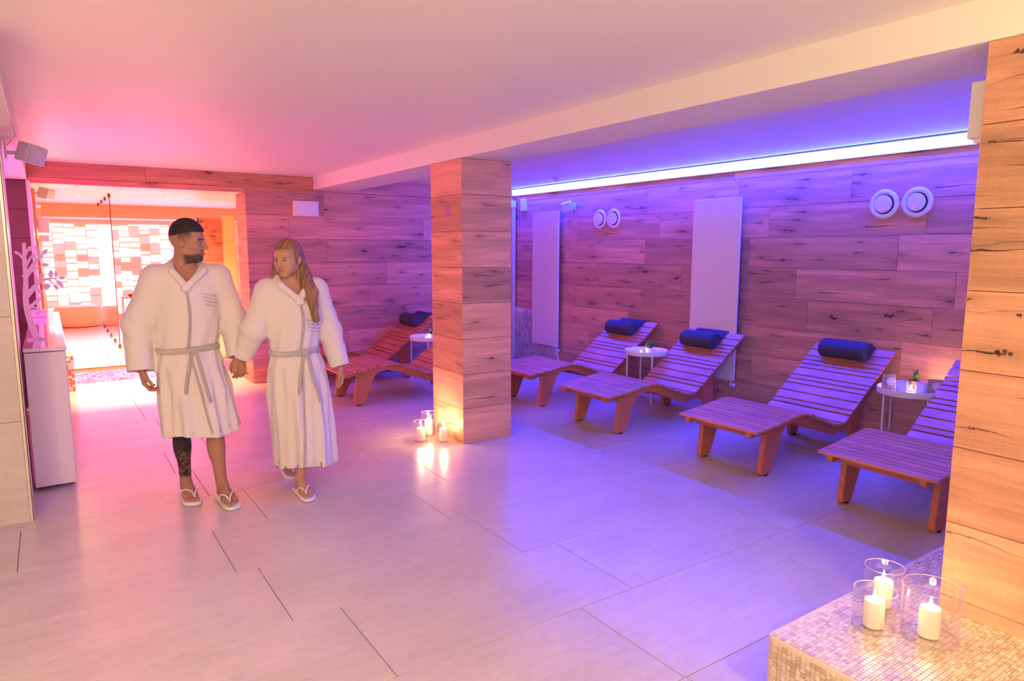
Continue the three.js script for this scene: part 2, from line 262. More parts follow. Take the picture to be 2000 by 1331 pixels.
// ------------------------------------------------------------------ loungers
const profilePts = [[0, 0.353], [0.2, 0.373], [0.38, 0.396], [0.47, 0.408], [0.545, 0.411], [0.62, 0.4], [0.74, 0.358], [0.88, 0.302], [0.96, 0.276], [1.02, 0.268], [1.06, 0.272], [1.1, 0.29], [1.2, 0.36], [1.4, 0.506], [1.6, 0.651], [1.77, 0.775]];
const profile = new THREE.CatmullRomCurve3(profilePts.map((p) => V(p[0], p[1], 0)), false, 'centripetal');
const pLen = profile.getLength();
function profileAt(s) { const u = clamp(s / pLen, 0, 1), p = profile.getPointAt(u), t = profile.getTangentAt(u); return { x: p.x, y: p.y, a: Math.atan2(t.y, t.x) }; }
function makeLounger(label) {
  const t = thing('sun_lounger', label, 'lounger', [0, 0, 0], 0, 'slatted wooden loungers');
  const top = []; for (let i = 2; i <= 60; i++) { const q = profileAt((pLen * i) / 60 * 0.992); top.push([q.x + Math.sin(q.a) * 0.02, q.y - Math.cos(q.a) * 0.02]); }
  const s = new THREE.Shape(); s.moveTo(0.01, 0.334); for (const p of top) s.lineTo(...p);
  const e = profileAt(pLen * 0.985); s.lineTo(e.x + 0.055, e.y - 0.06); s.lineTo(e.x + 0.035, e.y - 0.085);
  s.lineTo(1.41, 0.43); s.bezierCurveTo(1.38, 0.4, 1.375, 0.36, 1.38, 0.3); s.lineTo(1.405, 0.03); s.quadraticCurveTo(1.405, 0.008, 1.385, 0.008); s.lineTo(1.325, 0.008); s.quadraticCurveTo(1.305, 0.008, 1.303, 0.03);
  s.lineTo(1.245, 0.285); s.quadraticCurveTo(1.235, 0.305, 1.215, 0.288); s.lineTo(1.12, 0.2); s.quadraticCurveTo(1.09, 0.175, 1.04, 0.176); s.quadraticCurveTo(1.0, 0.176, 0.94, 0.196); s.lineTo(0.62, 0.316);
  s.quadraticCurveTo(0.53, 0.348, 0.45, 0.335); s.quadraticCurveTo(0.385, 0.325, 0.362, 0.27); s.lineTo(0.262, 0.03); s.quadraticCurveTo(0.255, 0.008, 0.235, 0.008); s.lineTo(0.172, 0.008); s.quadraticCurveTo(0.15, 0.008, 0.152, 0.03);
  s.lineTo(0.186, 0.312); s.lineTo(0.04, 0.296); s.quadraticCurveTo(0.01, 0.294, 0.01, 0.31); s.closePath();
  const side = new THREE.ExtrudeGeometry(s, { depth: 0.032, bevelEnabled: true, bevelSize: 0.003, bevelThickness: 0.003, bevelSegments: 1, curveSegments: 8 });
  side.setAttribute('uv', new THREE.Float32BufferAttribute(Array.from({ length: side.attributes.position.count }, (_, i) => [side.attributes.position.getX(i) * 1.2 + 0.3 * side.attributes.position.getZ(i), side.attributes.position.getY(i) * 1.6 + 3 * side.attributes.position.getZ(i)]).flat(), 2));
  const pad = cyl(0.03, 0.026, 0.01, 14);
  for (const z of [-0.286, 0.254]) { const f = part('side_frame', side, frameWood[0], t, [0, 0, z]); for (const x of [0.204, 1.355]) part('foot_pad', pad, blackRubber, f, [x, 0.006, 0.016]); }
  for (const sp of [0.1, 1.02, 1.7]) { const q = profileAt(sp); part('cross_bar', rbox(0.03, 0.045, 0.51, 0.003, 1), frameWood[1], t, [q.x + Math.sin(q.a) * 0.06, q.y - Math.cos(q.a) * 0.06, 0], [0, 0, q.a]); }
  const widths = [0.062, 0.036, 0.052, 0.036, 0.062, 0.036, 0.052, 0.036, 0.05]; for (let i = 0; i < 17; i++) widths.push(0.0275);
  for (const c of 'WnWWnnWnnnWW') widths.push(c === 'W' ? 0.0795 : 0.0395);
  let sPos = 0.002, i = 0; const geos = {};
  for (const w of widths) {
    const gap = i < 9 ? 0.0085 : i < 26 ? 0.0075 : 0.0115; if (sPos + w > pLen + 0.004) break;
    const q = profileAt(sPos + w / 2), key = w + '_' + (i % 3);
    if (!geos[key]) { geos[key] = rbox(w, 0.018, 0.69, 0.0025, 1); const g = geos[key], p = g.attributes.position; g.setAttribute('uv', new THREE.Float32BufferAttribute(Array.from({ length: p.count }, (_, k) => [p.getZ(k) * 1.2 + (i % 3) * 0.31, p.getX(k) * 1.6 + p.getY(k) + (i % 3) * 0.37 + i * 0.13]).flat(), 2)); }
    part('slat', geos[key], slatWood[i % 2], t, [q.x + Math.sin(q.a) * 0.009, q.y - Math.cos(q.a) * 0.009, 0], [0, 0, q.a]);
    sPos += w + gap; i++;
  }
  return t;
}
const lounger = makeLounger('slatted wooden lounger in the middle of the row, alone without a radiator behind');
lounger.position.set(3.88, 0, -3.135);
copyOf(lounger, 'slatted wooden lounger partly hidden behind the oak pillar on the mosaic step', [3.85, 0, -1.985]);
copyOf(lounger, 'slatted wooden lounger with its head in front of the broad radiator panel', [3.8, 0, -4.525]);
copyOf(lounger, 'slatted wooden lounger beside the narrow radiator and stone patch', [3.865, 0, -5.73]);
copyOf(lounger, 'slatted wooden lounger whose head end is hidden by the mid room pillar', [2.33, 0, -6.79]);
copyOf(lounger, 'slatted wooden lounger close against the back plank wall with a pillow', [2.25, 0, -7.925]);

// navy neck pillows: a padded roll with a flap hung over the head end
const navy = (() => { const a = noiseField(401, 90, 90); const t = dataTexture(256, 256, (i, j) => { const L = 128 + 90 * (a(i / 256, j / 256) - 0.5); return [L, L, L]; }, false); t.repeat.set(3, 3); return std([0.045, 0.05, 0.085], 0.75, { bumpMap: t, bumpScale: 0.0015 }); })();
function makePillow(label, flapLen) {
  const t = thing('neck_pillow', label, 'pillow', [0, 0, 0], 0, 'navy neck pillows on the loungers');
  // local x runs up the backrest, y out of it, z across
  const sh = new THREE.Shape(); sh.moveTo(-0.066, 0.016); sh.bezierCurveTo(-0.085, 0.07, -0.05, 0.108, 0, 0.108); sh.bezierCurveTo(0.055, 0.108, 0.085, 0.06, 0.078, 0.016); sh.bezierCurveTo(0.07, 0, -0.055, 0, -0.066, 0.016);
  part('cushion', new THREE.ExtrudeGeometry(sh, { depth: 0.37, bevelEnabled: true, bevelSize: 0.012, bevelThickness: 0.016, bevelSegments: 3, curveSegments: 10 }).translate(0, 0.01, -0.185), navy, t);
  const f = new THREE.Shape(), L = flapLen; f.moveTo(0.05, 0.006); f.lineTo(0.06 + L, 0.006); f.lineTo(0.075 + L, 0.0); f.lineTo(0.085 + L, -0.05); f.lineTo(0.091 + L, -0.05); f.lineTo(0.083 + L, 0.006); f.lineTo(0.064 + L, 0.014); f.lineTo(0.05, 0.016);
  part('flap', new THREE.ExtrudeGeometry(f, { depth: 0.38, bevelEnabled: true, bevelSize: 0.002, bevelThickness: 0.003, bevelSegments: 1 }).translate(0, 0, -0.19), navy, t);
  return t;
}
function placePillow(t, lx, lz, s, dz = 0) { const q = profileAt(s); t.position.set(lx + q.x - Math.sin(q.a) * 0.002, q.y + Math.cos(q.a) * 0.002, lz + dz); t.rotation.z = q.a; }
placePillow(makePillow('navy pillow roll right at the head of the lounger in mid row', 0.03), 3.88, -3.135, pLen - 0.13, -0.01);
placePillow(makePillow('navy pillow with folded flap on the lounger before the broad radiator', 0.13), 3.8, -4.525, pLen - 0.225, -0.04);
placePillow(makePillow('navy pillow with folded flap on the lounger by the narrow radiator', 0.13), 3.865, -5.73, pLen - 0.225, -0.04);
placePillow(makePillow('dark pillow on the lounger against the back plank wall', 0.13), 2.25, -7.925, pLen - 0.225, 0.0);

// ------------------------------------------------------------------ round white side tables
function makeTable(label) {
  const t = thing('side_table', label, 'table', [0, 0, 0], 0, 'round white metal tray tables');
  part('tray', lathe([[0, 0.503], [0.21, 0.503], [0.216, 0.506], [0.219, 0.54], [0.222, 0.542], [0.225, 0.54], [0.222, 0.498], [0.214, 0.494], [0, 0.494]], 48), whiteMetal, t);
  for (let i = 0; i < 4; i++) { const a = (i * Math.PI) / 2 + 0.5, c = Math.cos(a) * 0.205, s = Math.sin(a) * 0.205; part('leg', cyl(0.0075, 0.0075, 0.495, 10, c, 0.2475, s), whiteMetal, t); }
  for (let i = 0; i < 2; i++) { const a = (i * Math.PI) / 2 + 0.5; part('cross_bar', cyl(0.005, 0.005, 0.41, 8).rotateZ(Math.PI / 2).rotateY(-a).translate(0, 0.05 + i * 0.01, 0), whiteMetal, t); }
  return t;
}
const T1 = [5.13, 0, -5.07], T2 = [5.36, 0, -2.53], T3 = [3.76, 0, -7.36];
const table = makeTable('round white tray table with a lit tealight and a small cactus'); table.position.set(...T1);
copyOf(table, 'round white tray table set with two mugs beside the mid row lounger', T2);
copyOf(table, 'round white tray table near the back wall, partly hidden by the pillar', T3);
const TY = 0.504;
const clearGlass = phys([1, 1, 1], 0.02, { transmission: 1, thickness: 0.0, ior: 1.45 });
const vaseGlass = phys([0.97, 0.97, 0.98], 0.01, { transmission: 1, thickness: 0, ior: 1.5 }), rimGlass = phys([0.95, 0.93, 0.95], 0.05, { transmission: 0.8, thickness: 0.002, ior: 1.45 });
const flameMat = std([1, 0.8, 0.5], 0.9, { emissive: new THREE.Color().setRGB(1.0, 0.72, 0.32), emissiveIntensity: 6 });
const wax = phys([0.86, 0.78, 0.66], 0.5, { emissive: new THREE.Color().setRGB(1.0, 0.66, 0.4), emissiveIntensity: 0.1 });  // wax glows faintly by itself, as if the flame shone through it
const flameGeo = (k) => lathe([[0, 0], [0.0035, 0.003], [0.005, 0.009], [0.004, 0.017], [0.0018, 0.026], [0, 0.033]].map((p) => [p[0] * k, p[1] * k]), 12);
const CANDLE = [1.0, 0.54, 0.24];
function tealight(label, x, y, z, power) {
  const t = thing('tealight', label, 'candle', [x, y, z], 0, 'tealights in small glasses');
  part('glass_cup', lathe([[0, 0], [0.026, 0], [0.03, 0.004], [0.033, 0.06], [0.0315, 0.06], [0.0285, 0.006], [0, 0.005]], 24), clearGlass, t);
  const c = part('candle', lathe([[0, 0.006], [0.0185, 0.006], [0.0185, 0.021], [0.016, 0.022], [0, 0.021]], 20), wax, t);
  part('wick', cyl(0.0008, 0.0008, 0.008, 6, 0, 0.025, 0), blackRubber, c); part('flame', flameGeo(0.8), flameMat, c, [0, 0.026, 0]);
  pointLight('tealight_light', CANDLE, power, [x, y + 0.037, z], 0.5);
}
tealight('lit tealight beside the little cactus on the white table', 5.01, TY, -5.03, 0.05);
tealight('lit tealight on the table near the back wall', 3.69, TY, -7.28, 0.05);
tealight('lit tealight between the two mugs', 5.4, TY, -2.54, 0.07);
{ const t = thing('tealight', 'bright lit tealight at the edge of the mug table', 'candle', [5.47, TY, -2.41], 0, 'tealights in small glasses');
  part('glass_cup', lathe([[0, 0], [0.026, 0], [0.03, 0.004], [0.033, 0.06], [0.0315, 0.06], [0.0285, 0.006], [0, 0.005]], 24), std([0.85, 0.75, 0.7], 0.6, { transparent: false }), t);
  part('flame', flameGeo(1), flameMat, t, [0, 0.034, 0]); pointLight('tealight_light', CANDLE, 0.12, [5.47, TY + 0.085, -2.41], 0.5); }
// cactus and leafy pot plant
const leafGreen = phys([0.05, 0.12, 0.04], 0.6), potWhite = std([0.8, 0.78, 0.78], 0.4);
{ const t = thing('potted_cactus', 'small round cactus in a white pot on the tealight table', 'plant', [5.085, TY, -4.985]);
  part('pot', lathe([[0, 0], [0.03, 0], [0.038, 0.07], [0.036, 0.072], [0.034, 0.062], [0, 0.06]], 24), potWhite, t);
  const g = new THREE.SphereGeometry(0.034, 40, 20), p = g.attributes.position; for (let i = 0; i < p.count; i++) { const a = Math.atan2(p.getZ(i), p.getX(i)), k = 1 + 0.13 * Math.cos(a * 10); p.setXYZ(i, p.getX(i) * k, p.getY(i) * 1.25, p.getZ(i) * k); } g.computeVertexNormals();
  const b = part('cactus_body', g.translate(0, 0.098, 0), leafGreen, t), sp = [], r = rng(9);
  for (let i = 0; i < 70; i++) { const a = (Math.floor(r() * 10) / 10) * Math.PI * 2, e = (r() - 0.25) * 1.6; sp.push(new THREE.ConeGeometry(0.0007, 0.012, 4).rotateX(Math.PI / 2).translate(0, 0, 0.043).rotateX(-e).rotateY(a).translate(0, 0.098, 0)); }
  part('spines', sp, std([0.6, 0.5, 0.35], 0.7), b).userData.kind = 'stuff'; }
function leafGeo(L, W, bend) { const g = new THREE.PlaneGeometry(W, L, 4, 8).translate(0, L / 2, 0), p = g.attributes.position; for (let i = 0; i < p.count; i++) { const v = clamp(p.getY(i) / L, 0, 1), s = Math.sin(Math.PI * Math.pow(v, 0.75)) * 0.95 + 0.05, x = p.getX(i) * s; p.setXYZ(i, x, L * v * (1 - 0.15 * v * bend), bend * L * 0.5 * v * v - Math.abs(x) * 0.5); } g.computeVertexNormals(); return g; }
function potPlant(label, x, y, z, n, L, seed, pot) {
  const t = thing('potted_plant', label, 'plant', [x, y, z]), r = rng(seed);
  part('pot', lathe([[0, 0], [0.03, 0], [0.038, 0.07], [0.036, 0.072], [0.034, 0.06], [0, 0.058]], 24), pot, t);
  for (let i = 0; i < n; i++) part('leaf', leafGeo(L * (0.75 + 0.4 * r()), 0.032, 0.4 + 0.7 * r()), new THREE.MeshPhysicalMaterial({ color: new THREE.Color().setRGB(0.04, 0.1 + 0.04 * r(), 0.03), roughness: 0.5, side: THREE.DoubleSide }), t, [0, 0.056, 0], [0.1 + 0.3 * r(), (i / n) * Math.PI * 2 + r(), 0]);
}
potPlant('small leafy plant in a pale pot on the table near the back wall', 3.76, TY, -7.3, 11, 0.11, 5, potWhite);
potPlant('small dark leafy plant behind the two mugs', 5.5, TY, -2.57, 10, 0.1, 6, std([0.12, 0.06, 0.04], 0.6));
// mugs
function makeMug(label) {
  const t = thing('mug', label, 'mug', [0, 0, 0], 0, 'white mugs on the side table');
  part('mug_body', lathe([[0, 0], [0.036, 0], [0.039, 0.004], [0.04, 0.09], [0.0395, 0.092], [0.0365, 0.09], [0.0355, 0.008], [0, 0.006]], 32), std([0.78, 0.76, 0.76], 0.25), t);
  part('handle', new THREE.TorusGeometry(0.024, 0.005, 8, 20, Math.PI).rotateZ(-Math.PI / 2).translate(0.038, 0.046, 0), std([0.78, 0.76, 0.76], 0.25), t);
  return t;
}
const mug = makeMug('white mug nearer the mid row lounger'); mug.position.set(5.3, TY, -2.56); mug.rotation.y = 2.4;
copyOf(mug, 'white mug nearer the oak pillar', [5.345, TY, -2.44], -0.6);
// cards with a round white tag propped on the mug table, and a folded napkin
function makeCard(label, pos, turn) {
  const t = thing('table_card', label, 'card', pos, turn, 'brown cards with round white tags');
  part('card', rbox(0.1, 0.125, 0.004, 0.0018, 1, 0, 0.0635, 0), std([0.45, 0.28, 0.24], 0.6), t);
  part('stand', rbox(0.07, 0.004, 0.05, 0.0015, 1, 0, 0.003, 0.02), std([0.45, 0.28, 0.24], 0.6), t);
  const g = part('tag', cyl(0.032, 0.032, 0.004, 28).rotateX(Math.PI / 2).translate(0.012, 0.07, 0.005), std([0.75, 0.73, 0.75], 0.4), t);
  part('tag_ring', new THREE.TorusGeometry(0.022, 0.0014, 6, 28).translate(0.012, 0.07, 0.0072), std([0.25, 0.3, 0.5], 0.5), g);
}
makeCard('brown card with round white tag by the mug nearer the lounger', [5.31, TY, -2.665], -0.75);
makeCard('brown card with round white tag by the mug nearer the pillar', [5.375, TY, -2.36], -0.95);
{ const t = thing('napkin', 'white folded napkin at the front edge of the mug table', 'napkin', [5.22, TY, -2.49], -1.2);
  part('fold', rbox(0.17, 0.005, 0.08, 0.0022, 1, 0, 0.003, 0), std([0.85, 0.85, 0.85], 0.8), t); part('fold', rbox(0.165, 0.005, 0.076, 0.0022, 1, 0.001, 0.0085, 0.001), std([0.85, 0.85, 0.85], 0.8), t); }

// ------------------------------------------------------------------ pillar candles in glass cylinders
function candleGlass(base, r, h, ch, gLabel, cLabel, power, seed) {
  const [x, y, z] = base, w = 0.0022;
  const g = thing('candle_glass', gLabel, 'glass vase', base, 0, 'glass cylinders holding candles');
  part('cylinder', lathe([[0, 0.0025], [r - 0.006, 0.0025], [r - 0.001, 0.005], [r, 0.01], [r, h], [r - w, h], [r - w, 0.012], [r - 0.006, 0.0055], [0, 0.0055]], 56), vaseGlass, g);
  part('rim', new THREE.TorusGeometry(r, 0.0016, 8, 64).rotateX(Math.PI / 2).translate(0, h, 0), rimGlass, g); part('base_edge', new THREE.TorusGeometry(r - 0.004, 0.0025, 8, 64).rotateX(Math.PI / 2).translate(0, 0.0035, 0), rimGlass, g);
  const c = thing('pillar_candle', cLabel, 'candle', [x, y + 0.0065, z], seed, 'ivory pillar candles'), R = 0.034;
  part('wax', lathe([[0, 0], [R - 0.002, 0], [R, 0.003], [R, ch - 0.005], [R - 0.002, ch - 0.001], [R - 0.006, ch], [0.013, ch - 0.004], [0, ch - 0.006]], 36), wax, c);
  part('wick', tube([[0, ch - 0.008, 0], [0.0005, ch + 0.002, 0], [0.002, ch + 0.007, 0]], 0.0009, 6, 6), blackRubber, c);
  part('flame', flameGeo(1.15), flameMat, c, [0.0015, ch + 0.004, 0]);
  pointLight('candle_light', CANDLE, power, [x + 0.0015, y + 0.0065 + ch + 0.02, z], 0.5);
}
const SY = 0.2325;
candleGlass([2.364, SY, -1.178], 0.07, 0.142, 0.098, 'shortest glass cylinder on the mosaic step', 'ivory candle in the shortest glass on the step', 0.12, 1);
candleGlass([2.535, SY, -1.235], 0.068, 0.16, 0.1, 'slim glass cylinder at the rear of the step trio', 'ivory candle in the slim rear glass on the step', 0.12, 2);
candleGlass([2.462, SY, -1.035], 0.09, 0.188, 0.104, 'tallest and widest glass cylinder beside the oak pillar on the step', 'ivory candle in the widest glass on the step', 0.13, 3);
candleGlass([2.468, 0.0005, -4.99], 0.06, 0.165, 0.105, 'glass cylinder on the floor furthest from the pillar foot', 'ivory candle in the floor glass furthest from the pillar', 0.36, 4);
candleGlass([2.6, 0.0005, -5.11], 0.062, 0.2, 0.13, 'tall glass cylinder behind the two others at the pillar foot', 'ivory candle in the tall rear glass at the pillar foot', 0.36, 5);
candleGlass([2.617, 0.0005, -4.875], 0.062, 0.165, 0.105, 'glass cylinder nearest the camera side at the pillar foot', 'ivory candle in the front glass close to the pillar', 0.36, 6);

// ------------------------------------------------------------------ mosaic step under pillar 2
{
  const st = struct('step', 'raised platform clad in small beige mosaic tiles');
  const x0 = 2.01, z0 = -1.365, hh = 0.229, rr = 0.03, sh = new THREE.Shape();
  sh.moveTo(x0 + rr, -z0); sh.quadraticCurveTo(x0, -z0, x0, -z0 - rr); sh.lineTo(x0, -0.9); sh.lineTo(3.6, -0.9); sh.lineTo(3.6, -z0); sh.closePath();
  part('step_core', new THREE.ExtrudeGeometry(sh, { depth: hh - 0.004, bevelEnabled: true, bevelSize: 0.0, bevelThickness: 0.004, bevelSegments: 2, bevelOffset: 0, curveSegments: 8 }).rotateX(-Math.PI / 2).translate(0, 0.0, 0), std([0.72, 0.63, 0.54], 0.8), st);
  const cols = [[0.66, 0.56, 0.47], [0.6, 0.48, 0.4], [0.7, 0.62, 0.54], [0.52, 0.41, 0.33], [0.68, 0.59, 0.5], [0.76, 0.7, 0.64]];
  const mats = cols.map((c, i) => std(c, 0.3 + 0.06 * (i % 3)));
  const P = 0.0178, q = P - 0.0016, full = slab(q, q, 0.004, 0.0007), half = slab(q, q / 2 - 0.0007, 0.004, 0.0007), r = rng(77), list = [];
  const add = (pos, rot) => {
    const k = r();
    if (k < 0.72) list.push([full, pos, rot]);
    else for (const s of [-1, 1]) { const o = V(0, (s * P) / 4, 0).applyEuler(new THREE.Euler(...rot)); list.push([half, [pos[0] + o.x, pos[1] + o.y, pos[2] + o.z], rot]); }
  };
  for (let x = x0 + 0.02; x < 3.58; x += P) for (let z = z0 + 0.02; z < 0.4; z += P) { if (x > 2.72 && x < 3.18 && z > -1.11) continue; if (Math.hypot(x - x0, z - z0) < 0.0) continue; add([x, hh - 0.0005, z], [-Math.PI / 2, 0, 0]); }
  for (let y = 0.012; y < hh - 0.006; y += P) { for (let z = z0 + 0.04; z < 0.4; z += P) add([x0 + 0.0005, y, z], [0, -Math.PI / 2, 0]); for (let i = 0; i < 2; i++) { const a = (i + 0.5) * Math.PI / 4; add([x0 + rr - Math.cos(a) * (rr - 0.003), y, z0 + rr - Math.sin(a) * (rr - 0.003)], [0, -Math.PI / 2 - a, 0]); } for (let x = x0 + 0.05; x < 3.5; x += P) add([x, y, z0 + 0.0005], [0, Math.PI, 0]); }
  camera.updateMatrixWorld(true); camera.updateProjectionMatrix();
  const v = V(0, 0, 0), eye = camera.position;
  const scored = list.map((t) => { v.set(...t[1]); const d = v.distanceTo(eye); v.project(camera); const seen = Math.abs(v.x) < 1.02 && Math.abs(v.y) < 1.03; return [seen ? d : 100 + d, t]; }).sort((a, b) => a[0] - b[0]);
  scored.slice(0, 300).forEach(([, t]) => part('tile', t[0], mats[Math.floor(r() * 6)], st, t[1], t[2]));
  const m4 = new THREE.Matrix4(), white = std([1, 1, 1], 0.34);
  for (const g of [full, half]) {
    const rest = scored.slice(300).filter(([d, t]) => t[0] === g); if (!rest.length) continue;
    const im = new THREE.InstancedMesh(g, white, rest.length); im.name = 'small_tiles'; im.userData.kind = 'stuff';
    rest.forEach(([, t], i) => { m4.compose(V(...t[1]), new THREE.Quaternion().setFromEuler(new THREE.Euler(...t[2])), V(1, 1, 1)); im.setMatrixAt(i, m4); im.setColorAt(i, new THREE.Color().setRGB(...cols[Math.floor(r() * 6)])); });
    st.add(im);
  }
}
// ------------------------------------------------------------------ things on the plank wall
function makeRadiator(label, zc, w, y0, y1, valveSide) {
  const t = thing('panel_radiator', label, 'radiator', [XW, 0, zc], 0, 'flat white panel radiators'), h = y1 - y0;
  part('panel', rbox(0.022, h, w, 0.003, 2, -0.079, (y0 + y1) / 2, 0), whitePaint, t);
  part('back_channel', rbox(0.028, h - 0.08, w - 0.08, 0.003, 1, -0.054, (y0 + y1) / 2, 0), whitePaint, t);
  for (const y of [y0 + 0.2, y1 - 0.2]) part('bracket', box(0.042, 0.04, 0.1, -0.02, y, 0), whiteMetal, t);
  const z = w / 2 - 0.05; part('valve', [cyl(0.011, 0.011, 0.07, 16, -0.054, y0 - 0.02, z), cyl(0.011, 0.011, 0.055, 16).rotateZ(Math.PI / 2).translate(-0.03, y0 - 0.05, z)], chrome, t);
  part('valve_knob', lathe([[0, 0], [0.014, 0], [0.018, 0.004], [0.019, 0.045], [0.014, 0.052], [0, 0.053]], 20).rotateX(Math.PI / 2).translate(-0.054, y0 - 0.05, z - 0.01), whiteMetal, t);
  part('valve', [cyl(0.009, 0.009, 0.05, 14, -0.054, y0 + 0.02, -z), cyl(0.009, 0.009, 0.055, 14).rotateZ(Math.PI / 2).translate(-0.03, y0 - 0.005, -z)], chrome, t);
}
makeRadiator('broad tall white panel radiator in the middle of the plank wall', -4.59, 0.585, 0.285, 2.08);
makeRadiator('narrow tall white panel radiator in the corner with the stone patch', -7.43, 0.575, 0.285, 2.075);
// round air valves
function makeVent(label, z, y) {
  const t = thing('air_valve', label, 'vent', [XW, y, z], 0, 'round white air valves');
  part('ring', lathe([[0.072, 0.0], [0.118, 0.0], [0.119, 0.006], [0.112, 0.013], [0.1, 0.02], [0.088, 0.018], [0.079, 0.008], [0.074, -0.004]], 56).rotateZ(Math.PI / 2), whiteGloss, t);
  part('throat', lathe([[0.0, 0.001], [0.079, 0.001], [0.079, 0.004], [0, 0.004]], 40).rotateZ(Math.PI / 2), darkCore, t);
  part('disc', lathe([[0, 0.004], [0.05, 0.004], [0.067, 0.012], [0.07, 0.02], [0.06, 0.024], [0.044, 0.024], [0.042, 0.0225], [0.04, 0.024], [0, 0.026]], 48).rotateZ(Math.PI / 2), whiteGloss, t);
}
makeVent('round white air valve of the near pair, on the side of the broad radiator', -2.975, 1.944);
makeVent('round white air valve of the near pair, closest to the step pillar', -2.72, 1.945);
makeVent('round white air valve of the far pair, next to the narrow radiator', -6.43, 1.945);
makeVent('round white air valve of the far pair, on the side of the broad radiator', -6.18, 1.944);
// small box loudspeakers on wall brackets; the box looks along local +z
function makeSpeaker(label, pos, turn, aim, mount) {
  const t = thing('wall_speaker', label, 'speaker', pos, turn);
  const b = part('cabinet', rbox(0.135, 0.12, 0.095, 0.013, 3), speakerWhite, t, [0, 0, mount], aim);
  part('grille', rbox(0.124, 0.11, 0.016, 0.007, 2, 0, 0, 0.05), std([0.6, 0.58, 0.58], 0.7), b); part('badge', box(0.016, 0.004, 0.002, 0, -0.042, 0.0585), std([0.3, 0.3, 0.3], 0.4), b);
  part('bracket', [rbox(0.07, 0.1, 0.012, 0.004, 1, 0, 0.01, 0.006), cyl(0.012, 0.012, mount - 0.04, 14).rotateX(Math.PI / 2).translate(0, 0, (mount - 0.04) / 2 + 0.005), rbox(0.035, 0.05, 0.03, 0.006, 1, 0, 0, mount - 0.06)], speakerWhite, t);
  return t;
}
makeSpeaker('white box loudspeaker on a bracket on the tiled wall end above the cabinet', [-0.166, 2.168, -5.36], Math.PI / 2, [0.35, -0.75, 0.1], 0.135);
makeSpeaker('small box loudspeaker on the far room wall just beyond the opening', [-0.08, 2.17, -9.1], Math.PI / 2, [0.3, -0.6, 0.1], 0.13);
makeSpeaker('white box loudspeaker over the narrow radiator on the plank wall', [XW, 2.115, -6.93], -Math.PI / 2, [0.35, 0.75, 0.0], 0.12);
{ const t = thing('wall_speaker', 'white flat box on the shaded side of the step pillar', 'speaker', [2.86, 2.075, -1.115], Math.PI);
  part('cabinet', rbox(0.12, 0.2, 0.07, 0.006, 2, 0, 0, 0.045), speakerWhite, t); part('bracket', rbox(0.06, 0.1, 0.012, 0.003, 1, 0, -0.06, 0.006), whiteMetal, t); part('foot_edge', rbox(0.09, 0.016, 0.05, 0.004, 1, 0, -0.106, 0.04), whiteMetal, t); }
{ const t = thing('smoke_detector', 'small white detector on the ceiling above the narrow radiator', 'detector', [5.17, CEIL, -6.685]);
  part('base', lathe([[0, -0.014], [0.04, -0.014], [0.042, 0], [0, 0]], 28), whitePaint, t); part('head', lathe([[0, -0.04], [0.02, -0.04], [0.03, -0.03], [0.032, -0.014], [0, -0.014]], 28), whitePaint, t); }
{ const t = thing('junction_box', 'flat white cover box on the wall corner under the light strip', 'box', [XW - 0.018, 2.2, -8.03]);
  part('cover', rbox(0.034, 0.17, 0.13, 0.004, 2), whitePaint, t); part('screw', cyl(0.005, 0.005, 0.003, 10).rotateZ(Math.PI / 2).translate(-0.0175, 0.06, 0), chrome, t); }
{ const t = thing('emergency_light', 'white emergency light box mounted on the purple lit back wall', 'lamp', [2.612, 2.055, ZB]);
  part('housing', rbox(0.305, 0.178, 0.045, 0.008, 2, 0, 0, 0.0235), whitePaint, t); part('cover', rbox(0.275, 0.135, 0.012, 0.006, 2, 0, -0.01, 0.049), whiteGloss, t); part('top_lip', rbox(0.3, 0.02, 0.055, 0.004, 1, 0, 0.078, 0.029), whiteGloss, t); }
